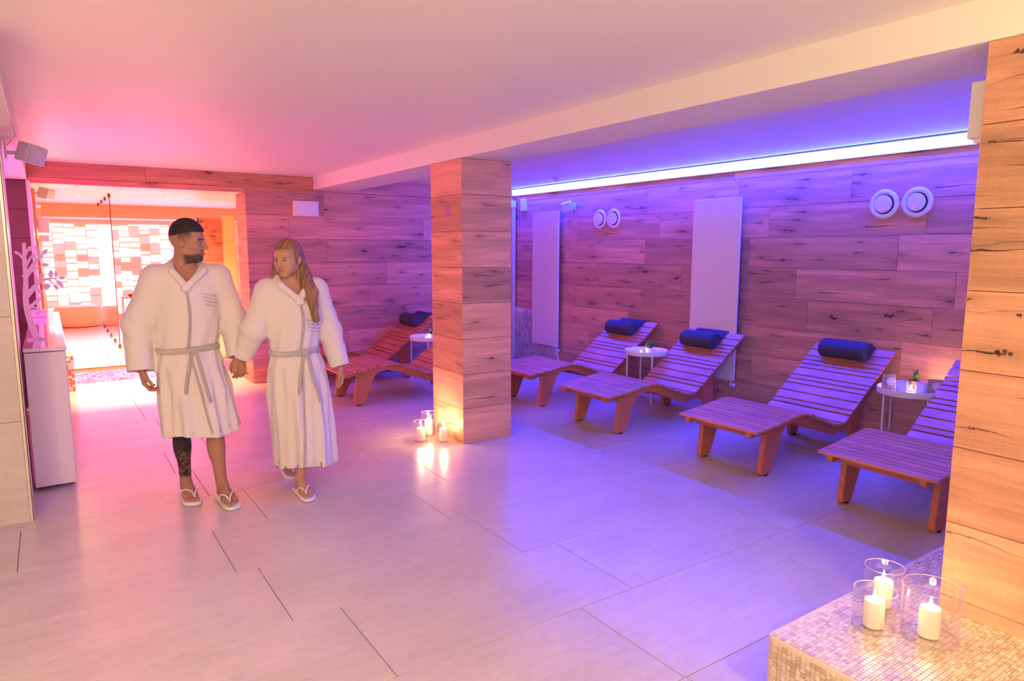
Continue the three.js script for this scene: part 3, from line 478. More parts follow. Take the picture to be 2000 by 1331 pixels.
// irregular stone cladding in the corner
{
  const t = thing('stone_cladding', 'patch of irregular pale stone cladding in the corner behind the narrow radiator', 'stone wall', [XW, 0, 0]), r = rng(88), seeds = [];
  const inside = (u, y) => y < (u > 7.95 ? 0.73 : u > 7.55 ? mix(0.62, 0.73, (u - 7.55) / 0.4) : u > 7.21 ? mix(0.1, 0.62, Math.pow(clamp((u - 7.21) / 0.34, 0, 1), 0.7)) : 0);
  for (let a = 0; a < 12; a++) for (let b = 0; b < 9; b++) seeds.push([7.15 + a * 0.1 + (r() - 0.5) * 0.075 + (b % 2) * 0.05, 0.02 + b * 0.088 + (r() - 0.5) * 0.06]);
  const ms = [[0.5, 0.48, 0.46], [0.56, 0.53, 0.5], [0.46, 0.44, 0.43], [0.52, 0.49, 0.45]].map((c) => std(c, 0.75));
  const bed = new THREE.Shape(); bed.moveTo(8.27, 0); for (const [u, y] of [[8.27, 0.745], [7.95, 0.735], [7.75, 0.69], [7.55, 0.63], [7.38, 0.5], [7.28, 0.32], [7.21, 0.1], [7.2, 0]]) bed.lineTo(u, y);
  part('mortar', new THREE.ExtrudeGeometry(bed, { depth: 0.012, bevelEnabled: false }).rotateY(Math.PI / 2).translate(-0.012, 0, 0), std([0.8, 0.78, 0.76], 0.9), t);
  for (const s of seeds) {
    if (!inside(s[0], s[1])) continue;
    let poly = [[s[0] - 0.2, s[1] - 0.2], [s[0] + 0.2, s[1] - 0.2], [s[0] + 0.2, s[1] + 0.2], [s[0] - 0.2, s[1] + 0.2]];
    const clip = (nx, ny, c) => { const out = []; for (let i = 0; i < poly.length; i++) { const a = poly[i], b = poly[(i + 1) % poly.length], da = a[0] * nx + a[1] * ny - c, db = b[0] * nx + b[1] * ny - c; if (da <= 0) out.push(a); if (da * db < 0) { const k = da / (da - db); out.push([mix(a[0], b[0], k), mix(a[1], b[1], k)]); } } poly = out; };
    for (const o of seeds) { if (o === s) continue; const nx = o[0] - s[0], ny = o[1] - s[1], L = Math.hypot(nx, ny); if (L > 0.4) continue; clip(nx / L, ny / L, (nx / L) * (s[0] + o[0]) / 2 + (ny / L) * (s[1] + o[1]) / 2 - 0.005); }
    clip(0, -1, -0.004); clip(1, 0, 8.265); clip(-1, 0, -7.215); clip(0, 1, 0.735); if (poly.length < 3) continue;
    const sh = new THREE.Shape(); poly.forEach((p, i) => (i ? sh.lineTo(...p) : sh.moveTo(...p)));
    const dd = 0.012 + 0.008 * r(); part('stone', new THREE.ExtrudeGeometry(sh, { depth: dd, bevelEnabled: true, bevelSize: 0.002, bevelThickness: 0.003, bevelSegments: 1, bevelOffset: -0.002 }).rotateY(Math.PI / 2).translate(-dd - 0.006, 0, 0), ms[Math.floor(r() * 4)], t);
  }
}
// ------------------------------------------------------------------ cabinet, tree and fittings on the left
{
  const t = thing('cabinet', 'long white cabinet on castors beside the tiled wall end', 'cabinet', [-0.05, 0, -6.74]);
  const body = std([0.8, 0.74, 0.76], 0.35);
  part('end_panel', rbox(0.222, 0.885, 0.022, 0.002, 1, 0.0, 0.4725, 1.44), body, t);
  part('carcass', box(0.21, 0.88, 2.84, -0.005, 0.4725, 0.008), body, t);
  part('countertop', rbox(0.232, 0.025, 2.96, 0.003, 1, 0.002, 0.936, 0), phys([0.82, 0.76, 0.78], 0.08, { clearcoat: 1, clearcoatRoughness: 0.05 }), t);
  for (let i = 0; i < 4; i++) { part('door', rbox(0.016, 0.86, 0.7, 0.002, 1, 0.106, 0.47, 1.07 - i * 0.715), body, t); part('handle', rbox(0.016, 0.014, 0.12, 0.004, 1, 0.12, 0.8, 1.07 - i * 0.715), chrome, t); }
  for (const x of [-0.085, 0.085]) for (const z of [1.39, -1.39]) part('castor', new THREE.TorusGeometry(0.012, 0.008, 8, 16).rotateY(0.4).translate(x, 0.0205, z), std([0.25, 0.09, 0.05], 0.3), t);
}
{
  // flat cut-out tree standing on the cabinet
  const t = thing('tree_ornament', 'white cut-out tree ornament with leaves standing on the cabinet', 'ornament', [-0.088, 0.9487, -5.75]);
  const mat = std([0.8, 0.76, 0.84], 0.5), D = 0.022; let lift = 0;
  const limb = (name, pts, w0, w1, parent, z = 0) => {
    const c = new THREE.CatmullRomCurve3(pts.map((p) => V(p[0], p[1], 0))), L = [], Rr = [], n = 14;
    for (let i = 0; i <= n; i++) { const p = c.getPoint(i / n), g = c.getTangent(i / n), w = mix(w0, w1, i / n) / 2; L.push([p.x - g.y * w, p.y + g.x * w]); Rr.unshift([p.x + g.y * w, p.y - g.x * w]); }
    const s = new THREE.Shape(); [...L, ...Rr].forEach((p, i) => (i ? s.lineTo(...p) : s.moveTo(...p)));
    return part(name, new THREE.ExtrudeGeometry(s, { depth: D - (lift = (lift + 0.0011) % 0.009), bevelEnabled: false }).translate(0, 0, -D / 2 + lift / 2 + z), mat, parent);
  };
  const trunk = limb('trunk', [[0.004, 0], [-0.021, 0.072], [-0.036, 0.152], [-0.046, 0.224], [-0.047, 0.295], [-0.041, 0.366], [-0.036, 0.437], [-0.036, 0.507], [-0.033, 0.577], [-0.028, 0.668]], 0.042, 0.02, t);
  limb('branch', [[-0.045, 0.43], [0.005, 0.5], [0.035, 0.549], [0.07, 0.585]], 0.034, 0.02, t);
  limb('branch', [[0.035, 0.545], [0.05, 0.58], [0.046, 0.62]], 0.016, 0.012, t); limb('branch', [[-0.021, 0.465], [0.021, 0.486], [0.06, 0.518]], 0.02, 0.007, t);
  limb('branch', [[-0.05, 0.295], [0.006, 0.362], [0.045, 0.405], [0.09, 0.42], [0.15, 0.424]], 0.038, 0.006, t);
  limb('branch', [[0.0, 0.35], [0.024, 0.4], [0.024, 0.452]], 0.024, 0.016, t); limb('branch', [[0.0, 0.35], [0.03, 0.345], [0.055, 0.326]], 0.02, 0.013, t);
  limb('branch', [[0.085, 0.418], [0.105, 0.404], [0.12, 0.38]], 0.012, 0.006, t); limb('branch', [[0.125, 0.423], [0.14, 0.41], [0.15, 0.39]], 0.008, 0.005, t);
  limb('branch', [[-0.05, 0.215], [-0.01, 0.244], [0.02, 0.282]], 0.028, 0.014, t); limb('branch', [[-0.048, 0.222], [-0.02, 0.226], [0.008, 0.222]], 0.018, 0.01, t);
  limb('branch', [[-0.034, 0.55], [-0.05, 0.575], [-0.066, 0.6]], 0.018, 0.012, t); limb('branch', [[-0.034, 0.57], [-0.02, 0.6], [-0.012, 0.625]], 0.016, 0.012, t); limb('branch', [[-0.034, 0.5], [-0.015, 0.54], [0.005, 0.575]], 0.02, 0.012, t);
  limb('branch', [[0.045, 0.402], [0.052, 0.42], [0.06, 0.44]], 0.012, 0.01, t); limb('foot', [[-0.06, 0.006], [0.0, 0.006], [0.05, 0.006]], 0.012, 0.012, t);
  const leaf = (x, y, a, l, w) => { const s = new THREE.Shape(); for (let q = 0; q < 20; q++) { const k = q / 10, u = k < 1 ? k : 2 - k, yy = (k < 1 ? -1 : 1) * w * 0.92 * Math.pow(Math.sin(Math.PI * Math.pow(u, 0.85)), 0.9); if (q) s.lineTo(l * u, q === 10 ? 0 : yy); else s.moveTo(0, 0); } s.closePath(); part('leaf', new THREE.ExtrudeGeometry(s, { depth: D * 0.6 - (lift = (lift + 0.0011) % 0.009) * 0.5, bevelEnabled: false }).rotateZ(a).translate(x, y, -D * 0.3 + lift / 4), mat, t); };
  leaf(0.06, 0.517, 0.0, 0.045, 0.014); leaf(0.105, 0.425, 1.45, 0.06, 0.016); leaf(0.136, 0.43, 1.5, 0.045, 0.011); leaf(0.15, 0.424, 0.05, 0.045, 0.013); leaf(0.12, 0.38, -1.0, 0.045, 0.013); leaf(0.142, 0.41, -1.05, 0.065, 0.016);
  leaf(0.055, 0.36, 0.3, 0.05, 0.022); leaf(0.05, 0.42, 1.4, 0.05, 0.015); leaf(0.068, 0.585, 0.9, 0.055, 0.014); leaf(0.05, 0.61, 2.0, 0.04, 0.013); leaf(-0.012, 0.61, 0.9, 0.05, 0.015); leaf(0.0, 0.565, 0.6, 0.045, 0.015); leaf(-0.066, 0.59, 2.3, 0.03, 0.01);
  leaf(0.006, 0.23, -0.8, 0.04, 0.012); leaf(0.015, 0.27, 0.6, 0.035, 0.012); leaf(0.03, 0.34, -0.9, 0.035, 0.012); leaf(0.06, 0.52, -0.1, 0.03, 0.012); leaf(0.0, 0.18, 0.3, 0.03, 0.014);
}
{ const t = thing('white_box', 'small white box lying on the far part of the cabinet top', 'box', [-0.1, 0.9487, -7.7]); part('body', rbox(0.13, 0.05, 0.09, 0.003, 1, 0, 0.026, 0), whitePaint, t); part('lid', rbox(0.134, 0.014, 0.094, 0.003, 1, 0, 0.059, 0), whitePaint, t); }
// ------------------------------------------------------------------ far room
{
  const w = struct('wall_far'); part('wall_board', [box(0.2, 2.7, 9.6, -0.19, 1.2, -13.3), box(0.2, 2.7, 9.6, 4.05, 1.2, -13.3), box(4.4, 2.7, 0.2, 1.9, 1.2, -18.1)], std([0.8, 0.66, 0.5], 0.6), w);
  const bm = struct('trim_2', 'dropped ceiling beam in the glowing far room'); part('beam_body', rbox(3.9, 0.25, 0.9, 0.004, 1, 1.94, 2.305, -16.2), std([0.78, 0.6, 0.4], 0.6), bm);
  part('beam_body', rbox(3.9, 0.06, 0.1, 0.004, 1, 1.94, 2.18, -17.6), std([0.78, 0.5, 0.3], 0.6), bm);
  // glowing salt brick wall
  const s = thing('salt_brick_wall', 'glowing backlit wall of rough pink salt bricks at the end of the far room', 'brick wall', [0, 0, -17.98]), r = rng(501);
  part('glowing_backing', box(4.0, 2.06, 0.02, 1.9, 1.12, -0.005), std([0.8, 0.4, 0.3], 0.8, { emissive: new THREE.Color().setRGB(1.0, 0.2, 0.14), emissiveIntensity: 0.6 }), s);
  const bricks = [[1.0, 0.86, 0.88, 1.25], [1.0, 0.72, 0.74, 1.1], [1.0, 0.5, 0.5, 0.9], [1.0, 0.34, 0.3, 0.75], [1.0, 0.9, 0.92, 1.4]].map(([a, b, c, k]) => std([0.4, 0.22, 0.2], 0.55, { emissive: new THREE.Color().setRGB(a, b, c), emissiveIntensity: k }));
  const bg = [0, 1, 2, 3].map((i) => { return slab(1, 1, 1, 0.06); });
  const colW = 0.208, n = 19; let total = 0;
  for (let c = 0; c < n; c++) { let y = 0.1 + (c % 2) * 0.03 * r(); while (y < 2.1 && total < 299) { const h = Math.min([0.11, 0.13, 0.17, 0.22][Math.floor(r() * 4)], 2.14 - y); if (h < 0.04) break; if (r() < 0.93) { const k = r(), m = bricks[k < 0.42 ? 0 : k < 0.6 ? 1 : k < 0.68 ? 2 : k < 0.72 ? 3 : 4]; const b = part('salt_brick', bg[0], m, s, [-0.06 + colW * (c + 0.5), y + h / 2, 0.005]); b.scale.set(colW - 0.008 - 0.03 * r() * r(), h - 0.012 - 0.035 * r(), 0.04 + 0.08 * r()); b.position.x += 0.012 * (r() - 0.5); total++; } y += h; } }
  // wooden screen and plastered return in front of the bricks
  const sc = struct('wall_screen', 'wooden panel wall with slots in the far room'); part('wall_core', box(0.4, 2.16, 0.2, 2.61, 1.08, -14.1), darkCore, sc);
  for (let k = 0; k < 8; k++) part('plank', slab(0.4, 0.266, 0.018, 0.001, r(), 0.02, 0.55, 3.4), oak[k % 6], sc, [2.61, 0.135 + k * 0.27, -14.0]);
  part('slot', box(0.1, 0.016, 0.01, 2.65, 1.81, -13.98), darkCore, sc); part('slot', box(0.05, 0.012, 0.01, 2.66, 1.9, -13.98), darkCore, sc);
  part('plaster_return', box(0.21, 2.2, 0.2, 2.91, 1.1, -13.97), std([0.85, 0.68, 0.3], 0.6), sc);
  // glass partition
  const g = thing('glass_partition', 'tall clear glass partition with dark clips in the far room', 'glass panel', [0.882, 0, -14.25]);
  part('pane', box(0.01, 2.36, 3.5, 0, 1.205, 0), phys([0.97, 1, 0.98], 0.02, { transmission: 1, thickness: 0, ior: 1.45 }), g);
  part('edge_strip', box(0.014, 2.4, 0.014, 0, 1.2, 1.757), std([0.25, 0.1, 0.05], 0.5), g);
  for (let i = 0; i < 5; i++) for (const y of [0.03, 2.4]) part('clip', rbox(0.04, 0.06, 0.05, 0.006, 1, 0, y, 1.72 - i * 0.86), std([0.22, 0.09, 0.06], 0.4), g);
  // poufs and a thin side table
  const pf = (label, x, z, R, h, col) => { const t = thing('pouf', label, 'pouf', [x, 0, z]); part('cushion', lathe([[0, h], [R * 0.8, h], [R * 0.93, h - 0.03], [R, h * 0.72], [R * 1.02, h * 0.5], [R, h * 0.25], [R * 0.94, 0.03], [R * 0.86, 0.002], [0, 0.002]], 40), std(col, 0.85), t); part('seam', new THREE.TorusGeometry(R * 0.9, 0.008, 8, 48).rotateX(Math.PI / 2).translate(0, h - 0.022, 0), std(col.map((c) => c * 0.8), 0.85), t); };
  pf('large round sand coloured pouf before the glowing bricks', 0.48, -16.6, 0.44, 0.42, [0.9, 0.8, 0.5]); pf('smaller tan pouf behind the glass partition', 1.02, -17.0, 0.2, 0.34, [0.8, 0.55, 0.4]);
  const ft = thing('side_table', 'thin legged small table in front of the glowing bricks', 'table', [1.42, 0, -16.6]); part('table_top', rbox(0.34, 0.02, 0.34, 0.006, 1, 0, 0.56, 0), std([0.6, 0.3, 0.15], 0.5), ft); for (const x of [-0.14, 0.14]) for (const z of [-0.14, 0.14]) part('leg', cyl(0.008, 0.008, 0.55, 8, x, 0.275, z), std([0.6, 0.35, 0.25], 0.5), ft);
  const fb = thing('bowl', 'small dark red bowl on the thin legged table', 'bowl', [1.44, 0.571, -16.6]); part('bowl_body', lathe([[0, 0], [0.03, 0], [0.07, 0.05], [0.066, 0.052], [0.03, 0.008], [0, 0.008]], 24), std([0.3, 0.05, 0.03], 0.4), fb); part('foot_ring', new THREE.TorusGeometry(0.03, 0.004, 6, 20).rotateX(Math.PI / 2).translate(0, 0.004, 0), std([0.3, 0.05, 0.03], 0.4), fb);
  // up and down wall lamp
  const l = thing('wall_lamp', 'two part wall lamp with a glowing gap on the far room wall', 'lamp', [-0.085, 1.77, -9.02]);
  part('upper_box', rbox(0.14, 0.15, 0.13, 0.004, 1, 0.071, 0.05, 0), whitePaint, l); part('lower_box', rbox(0.13, 0.07, 0.12, 0.004, 1, 0.067, -0.08, 0), whitePaint, l); part('glow_plate', box(0.135, 0.016, 0.12, 0.069, -0.035, 0), std([1, 0.8, 0.5], 0.8, { emissive: new THREE.Color().setRGB(1, 0.72, 0.35), emissiveIntensity: 2.5 }), l);
  pointLight('wall_lamp_light', [1, 0.62, 0.3], 0.8, [0.13, 1.735, -9.02], 3);
  // copper pipes down the far room wall
  const pp = thing('copper_pipes', 'pair of vertical copper pipes on the far room wall behind the ornament', 'pipe', [-0.065, 0, -8.84]);
  for (const [x, z] of [[0, 0], [0.005, -0.09]]) part('pipe', cyl(0.012, 0.012, 2.2, 14, x, 1.1, z), std([0.7, 0.32, 0.12], 0.25, { metalness: 0.8 }), pp);
  part('pipe_clip', [rbox(0.03, 0.02, 0.14, 0.004, 1, -0.004, 1.5, -0.045), rbox(0.03, 0.02, 0.14, 0.004, 1, -0.004, 0.6, -0.045)], chrome, pp);
  // water channel lined with violet mosaic; violet glow in its bed stands in for lighting
  const ch = thing('water_channel', 'shallow channel of rippling water across the far room floor', 'pool', [1.9, 0, -9.9]);
  part('glowing_basin', [box(3.98, 0.02, 0.92, 0.03, -0.1, 0), box(3.98, 0.1, 0.02, 0.03, -0.06, 0.455), box(3.98, 0.1, 0.02, 0.03, -0.06, -0.455)], std([0.5, 0.2, 0.7], 0.4, { emissive: new THREE.Color().setRGB(0.6, 0.2, 0.85), emissiveIntensity: 0.55 }), ch);
  const wn = noiseField(71, 14, 9), wn2 = noiseField(72, 40, 26), wt = dataTexture(256, 256, (i, j) => { const L = 255 * (0.7 * wn(i / 256, j / 256) + 0.3 * wn2(i / 256, j / 256)); return [L, L, L]; }, false); wt.repeat.set(4, 1);
  part('water', box(3.97, 0.006, 0.885, 0.03, -0.012, 0), phys([0.9, 0.7, 1.0], 0.03, { transmission: 0.75, thickness: 0.05, ior: 1.33, bumpMap: wt, bumpScale: 0.02 }), ch);
  // low mosaic bench by the opening
  const mb = thing('mosaic_bench', 'low block clad in red and white mosaic beside the cabinet end', 'bench', [0.045, 0, -9.12]); part('block', rbox(0.25, 0.4, 0.36, 0.004, 1, 0, 0.2, 0), std([0.8, 0.7, 0.6], 0.7), mb);
  const tl = [[], []]; for (let i = 0; i < 10; i++) for (let j = 0; j < 16; j++) { tl[r() < 0.5 ? 0 : 1].push(slab(0.022, 0.022, 0.004, 0.0006).translate(-0.112 + i * 0.0248, 0.014 + j * 0.0248, 0.179)); tl[r() < 0.5 ? 0 : 1].push(slab(0.022, 0.022, 0.004, 0.0006).rotateY(Math.PI / 2).translate(0.124, 0.014 + j * 0.0248, -0.16 + i * 0.034)); }
  tl.forEach((q, i) => { part('small_tiles', q, i ? std([0.75, 0.55, 0.45], 0.3) : std([0.55, 0.1, 0.06], 0.3), mb).userData.kind = 'stuff'; });
  // downlights just inside the opening; unseen ones further back, placed to light the far room
  const dl = thing('downlight', 'round recessed downlight over the opening', 'lamp', [1.359, 2.2195, -8.5], 0, 'recessed downlights of the far room');
  part('trim_ring', lathe([[0.03, 0], [0.045, 0], [0.045, -0.004], [0.03, -0.003]], 28), whiteMetal, dl); part('lens', lathe([[0, -0.001], [0.03, -0.001], [0.03, -0.002], [0, -0.002]], 24), std([1, 1, 1], 0.5, { emissive: new THREE.Color().setRGB(1, 0.8, 0.5), emissiveIntensity: 5 }), dl);
  copyOf(dl, 'round recessed downlight over the middle of the opening', [0.86, 2.2195, -8.5]); copyOf(dl, 'round recessed downlight over the cabinet side of the opening', [0.36, 2.2195, -8.5]);
  for (const x of [0.36, 0.86, 1.359]) spotLight('downlight_beam', [1, 0.36, 0.2], 54, [x, 2.21, -8.5], [x, 0, -8.6], 0.47, 0.45, 2);
  [[0.5, -11.2], [1.6, -11.2], [0.5, -13.2], [1.8, -13.2], [3.0, -12.2]].forEach(([x, z], i) => { copyOf(dl, 'unseen recessed downlight in the far ceiling ' + ['past the water channel, wall lamp side', 'past the water channel, wooden screen side', 'beside the glass partition towards the large pouf', 'between the glass partition and the wooden screen', 'furthest from the wall lamp before the wooden screen'][i], [x, 2.429, z]); spotLight('downlight_beam', [1, 0.27, 0.12], 40, [x, 2.415, z], [x, 0, z], 1.1, 0.8, 2); });
}
// ------------------------------------------------------------------ unseen lamps of the near room, out of view, placed to give its warm light
{
  [[0.2, -1.0, 'unseen recessed downlight over the near floor tiles'], [1.25, -0.55, 'unseen recessed downlight over the floor before the step'], [-0.7, -2.0, 'unseen recessed downlight before the tiled wall end']].forEach(([x, z, label]) => {
    const t = thing('unseen_downlight', label, 'lamp', [x, CEIL - 0.001, z], 0, 'unseen recessed downlights of the near room');
    part('trim_ring', lathe([[0.03, 0], [0.045, 0], [0.045, -0.004], [0.03, -0.003]], 28), whiteMetal, t); part('lens', lathe([[0, -0.001], [0.03, -0.001], [0.03, -0.002], [0, -0.002]], 24), std([1, 1, 1], 0.5, { emissive: new THREE.Color().setRGB(1, 0.8, 0.6), emissiveIntensity: 3 }), t);
    spotLight('unseen_downlight_beam', [1, 0.42, 0.34], 3.7, [x, CEIL - 0.012, z], [x, 0, z], 1.08, 0.7, 4);
  });
  const lp = (label, pos, power, tint) => { const t = thing('unseen_globe_lamp', label, 'lamp', pos, 0, 'warm globe lamps out of view'); part('globe', new THREE.SphereGeometry(0.11, 28, 18), std([1, 0.9, 0.7], 0.5, { emissive: new THREE.Color().setRGB(1, 0.68, 0.4), emissiveIntensity: 1.0 }), t); part('stem', cyl(0.01, 0.01, CEIL - pos[1] - 0.1, 10, 0, (CEIL - pos[1] + 0.1) / 2, 0), whiteMetal, t); part('ceiling_rose', cyl(0.06, 0.06, 0.02, 20, 0, CEIL - pos[1] - 0.01, 0), whiteMetal, t); pointLight('unseen_globe_light', tint, power, pos, 5); };  // out of view, placed for warm light on beam, ceiling and robes
  lp('unseen warm globe lamp hanging behind the viewpoint by the door side', [-1.4, 1.75, 0.2], 11, [1, 0.74, 0.42]);
  lp('unseen warm globe lamp hanging behind the viewpoint by the step', [1.75, 1.95, 0.35], 5, [1, 0.8, 0.26]);
}
// ------------------------------------------------------------------ people: distance fields meshed by surface nets
function surfaceNets(f, lo, hi, h, colorOf) {
  const n = [0, 1, 2].map((i) => Math.ceil((hi[i] - lo[i]) / h) + 1), [nx, ny, nz] = n, val = new Float32Array(nx * ny * nz), id = new Int32Array(nx * ny * nz).fill(-1);
  for (let k = 0, q = 0; k < nz; k++) for (let j = 0; j < ny; j++) for (let i = 0; i < nx; i++, q++) val[q] = f(lo[0] + i * h, lo[1] + j * h, lo[2] + k * h);
  const P = [], N = [], C = [], I = [], off = [0, 1, nx, nx + 1, nx * ny, nx * ny + 1, nx * ny + nx, nx * ny + nx + 1];
  const E = [[0, 1], [0, 2], [0, 4], [1, 3], [1, 5], [2, 3], [2, 6], [3, 7], [4, 5], [4, 6], [5, 7], [6, 7]];
  for (let k = 0; k < nz - 1; k++) for (let j = 0; j < ny - 1; j++) for (let i = 0; i < nx - 1; i++) {
    const q = i + nx * (j + ny * k); let m = 0; for (let c = 0; c < 8; c++) if (val[q + off[c]] < 0) m++;
    if (m === 0 || m === 8) continue;
    let x = 0, y = 0, z = 0, cnt = 0;
    for (const [a, b] of E) { const va = val[q + off[a]], vb = val[q + off[b]]; if ((va < 0) === (vb < 0)) continue; const t = va / (va - vb); x += mix(a & 1, b & 1, t); y += mix((a >> 1) & 1, (b >> 1) & 1, t); z += mix((a >> 2) & 1, (b >> 2) & 1, t); cnt++; }
    id[q] = P.length / 3; P.push(lo[0] + (i + x / cnt) * h, lo[1] + (j + y / cnt) * h, lo[2] + (k + z / cnt) * h);
  }
  const sx = 1, sy = nx, sz = nx * ny, quad = (a, b, c, d, flip) => { if (a < 0 || b < 0 || c < 0 || d < 0) return; if (flip) I.push(a, d, c, a, c, b); else I.push(a, b, c, a, c, d); };
  for (let k = 1; k < nz - 1; k++) for (let j = 1; j < ny - 1; j++) for (let i = 1; i < nx - 1; i++) {
    const q = i + nx * (j + ny * k), s = val[q] < 0;
    if (s !== val[q + sx] < 0) quad(id[q - sy - sz], id[q - sz], id[q], id[q - sy], !s);
    if (s !== val[q + sy] < 0) quad(id[q - sz - sx], id[q - sx], id[q], id[q - sz], !s);
    if (s !== val[q + sz] < 0) quad(id[q - sx - sy], id[q - sy], id[q], id[q - sx], !s);
  }
  const e = h * 0.6;
  for (let v = 0; v < P.length; v += 3) { const [x, y, z] = [P[v], P[v + 1], P[v + 2]]; const g = V(f(x + e, y, z) - f(x - e, y, z), f(x, y + e, z) - f(x, y - e, z), f(x, y, z + e) - f(x, y, z - e)).normalize(); N.push(g.x, g.y, g.z); if (colorOf) C.push(...colorOf(x, y, z)); }
  const g = new THREE.BufferGeometry(); g.setAttribute('position', new THREE.Float32BufferAttribute(P, 3)); g.setAttribute('normal', new THREE.Float32BufferAttribute(N, 3)); g.setAttribute('uv', new THREE.Float32BufferAttribute(Array.from({ length: P.length / 3 }, (_, i) => [P[i * 3] + P[i * 3 + 2], P[i * 3 + 1]]).flat(), 2)); if (colorOf) g.setAttribute('color', new THREE.Float32BufferAttribute(C, 3)); g.setIndex(I); return g;
}
const smin = (a, b, k) => { const h = Math.max(k - Math.abs(a - b), 0) / k; return Math.min(a, b) - h * h * k * 0.25; };
const smax = (a, b, k) => -smin(-a, -b, k);
function bone(x, y, z, a, b, ra, rb) { const dx = b[0] - a[0], dy = b[1] - a[1], dz = b[2] - a[2], px = x - a[0], py = y - a[1], pz = z - a[2]; const t = clamp((px * dx + py * dy + pz * dz) / (dx * dx + dy * dy + dz * dz + 1e-9), 0, 1); return Math.hypot(px - t * dx, py - t * dy, pz - t * dz) - mix(ra, rb, t); }
function ell(x, y, z, c, r) { const a = (x - c[0]) / r[0], b = (y - c[1]) / r[1], d = (z - c[2]) / r[2], k0 = Math.hypot(a, b, d), k1 = Math.hypot(a / r[0], b / r[1], d / r[2]); return k1 < 1e-6 ? -Math.min(...r) : (k0 * (k0 - 1)) / k1; }
function table1(T, y, c) { if (y <= T[0][0]) return T[0][c]; for (let i = 1; i < T.length; i++) if (y <= T[i][0]) { const t = (y - T[i - 1][0]) / (T[i][0] - T[i - 1][0]); return mix(T[i - 1][c], T[i][c], t * t * (3 - 2 * t) * 0.5 + t * 0.5); } return T[T.length - 1][c]; }
// one hand: o wrist, X towards the thumb, Y towards the fingertips, Z the way the palm faces
function handField(o, X, Y, Z, curl, k = 1) {
  const F = [], L = [[0.95, 0.024], [1.06, 0.008], [1.0, -0.009], [0.8, -0.026]];
  L.forEach(([s, bx], fi) => { let p = [bx, 0.088 - 0.1 * Math.abs(bx - 0.006), 0], a = curl * 0.55 + fi * 0.05; [0.043, 0.027, 0.021].forEach((l, i) => { const q = [p[0] + (bx > 0.015 ? 0.002 : bx < -0.02 ? -0.003 : 0), p[1] + Math.cos(a) * l * s, p[2] + Math.sin(a) * l * s]; F.push([p, q, 0.0096 - i * 0.0011, 0.0088 - i * 0.0013]); p = q; a += curl * (0.95 - i * 0.15); }); });
  const th = [[[0.02, 0.022, 0.004], [0.04, 0.052, 0.014], 0.016, 0.012], [[0.04, 0.052, 0.014], [0.043, 0.082, 0.022 + 0.01 * curl], 0.011, 0.0098], [[0.043, 0.082, 0.022 + 0.01 * curl], [0.036, 0.105, 0.028 + 0.014 * curl], 0.0098, 0.0075]];
  return (x, y, z) => {
    const px = (x - o[0]) / k, py = (y - o[1]) / k, pz = (z - o[2]) / k, u = px * X[0] + py * X[1] + pz * X[2], v = px * Y[0] + py * Y[1] + pz * Y[2], w = px * Z[0] + py * Z[1] + pz * Z[2];
    if (Math.hypot(u, v - 0.08, w) > 0.22) return Math.hypot(u, v - 0.08, w) - 0.18;
    let d = bone(u, v, w * 1.25, [0, -0.05, 0], [0, 0.0, 0], 0.026, 0.024);
    for (const bx of [0.022, 0.008, -0.008, -0.024]) d = smin(d, bone(u, v, w, [bx * 0.55, 0.012, 0], [bx, 0.084 - 0.1 * Math.abs(bx - 0.006), 0], 0.015, 0.0125), 0.012);
    let fd = 1; for (const b of F) fd = Math.min(fd, bone(u, v, w, ...b)); d = smin(d, fd, 0.005);
    let td = 1; for (const b of th) td = smin(td, bone(u, v, w, ...b), 0.005);
    return smin(d, td, 0.01) * k;
  };
}
// one foot: heel on the ground at o, pointing along (dx, dz); lift tilts the heel up
function footField(o, ang, len, side, pitch = 0) {
  const ca = Math.cos(ang), sa = Math.sin(ang), s = len / 0.26, cp = Math.cos(pitch), sp = Math.sin(pitch);
  return (x, y, z) => {
    const X = x - o[0], Z = z - o[2]; let u = (X * ca - Z * sa) / s * side, w = (X * sa + Z * ca) / s, v = (y - o[1]) / s;
    { const w2 = w - 0.2, v2 = v - 0.0; w = 0.2 + w2 * cp - v2 * sp; v = w2 * sp + v2 * cp; }
    if (Math.hypot(u, v, w - 0.1) > 0.3) return Math.hypot(u, v, w - 0.1) - 0.22;
    let d = bone(u, v, w, [0, 0.034, 0.03], [0, 0.05, 0.045], 0.032, 0.034);
    d = smin(d, bone(u, v, w, [0, 0.095, 0.04], [0.003, 0.045, 0.13], 0.034, 0.028), 0.03);
    d = smin(d, bone(u, v, w, [0.012, 0.04, 0.12], [0.022, 0.022, 0.19], 0.026, 0.02), 0.02); d = smin(d, bone(u, v, w, [-0.012, 0.034, 0.1], [-0.026, 0.02, 0.175], 0.026, 0.017), 0.02);
    [[0.03, 0.2, 0.248, 0.0125], [0.011, 0.2, 0.245, 0.0095], [-0.005, 0.195, 0.236, 0.009], [-0.02, 0.188, 0.224, 0.0085], [-0.034, 0.178, 0.21, 0.008]].forEach(([tx, a, b, rr]) => { d = smin(d, bone(u, v, w, [tx * 0.85, 0.019, a - 0.02], [tx, 0.014, b], rr, rr * 0.92), 0.006); });
    return Math.max(d, 0.004 - v) * s;
  };
}
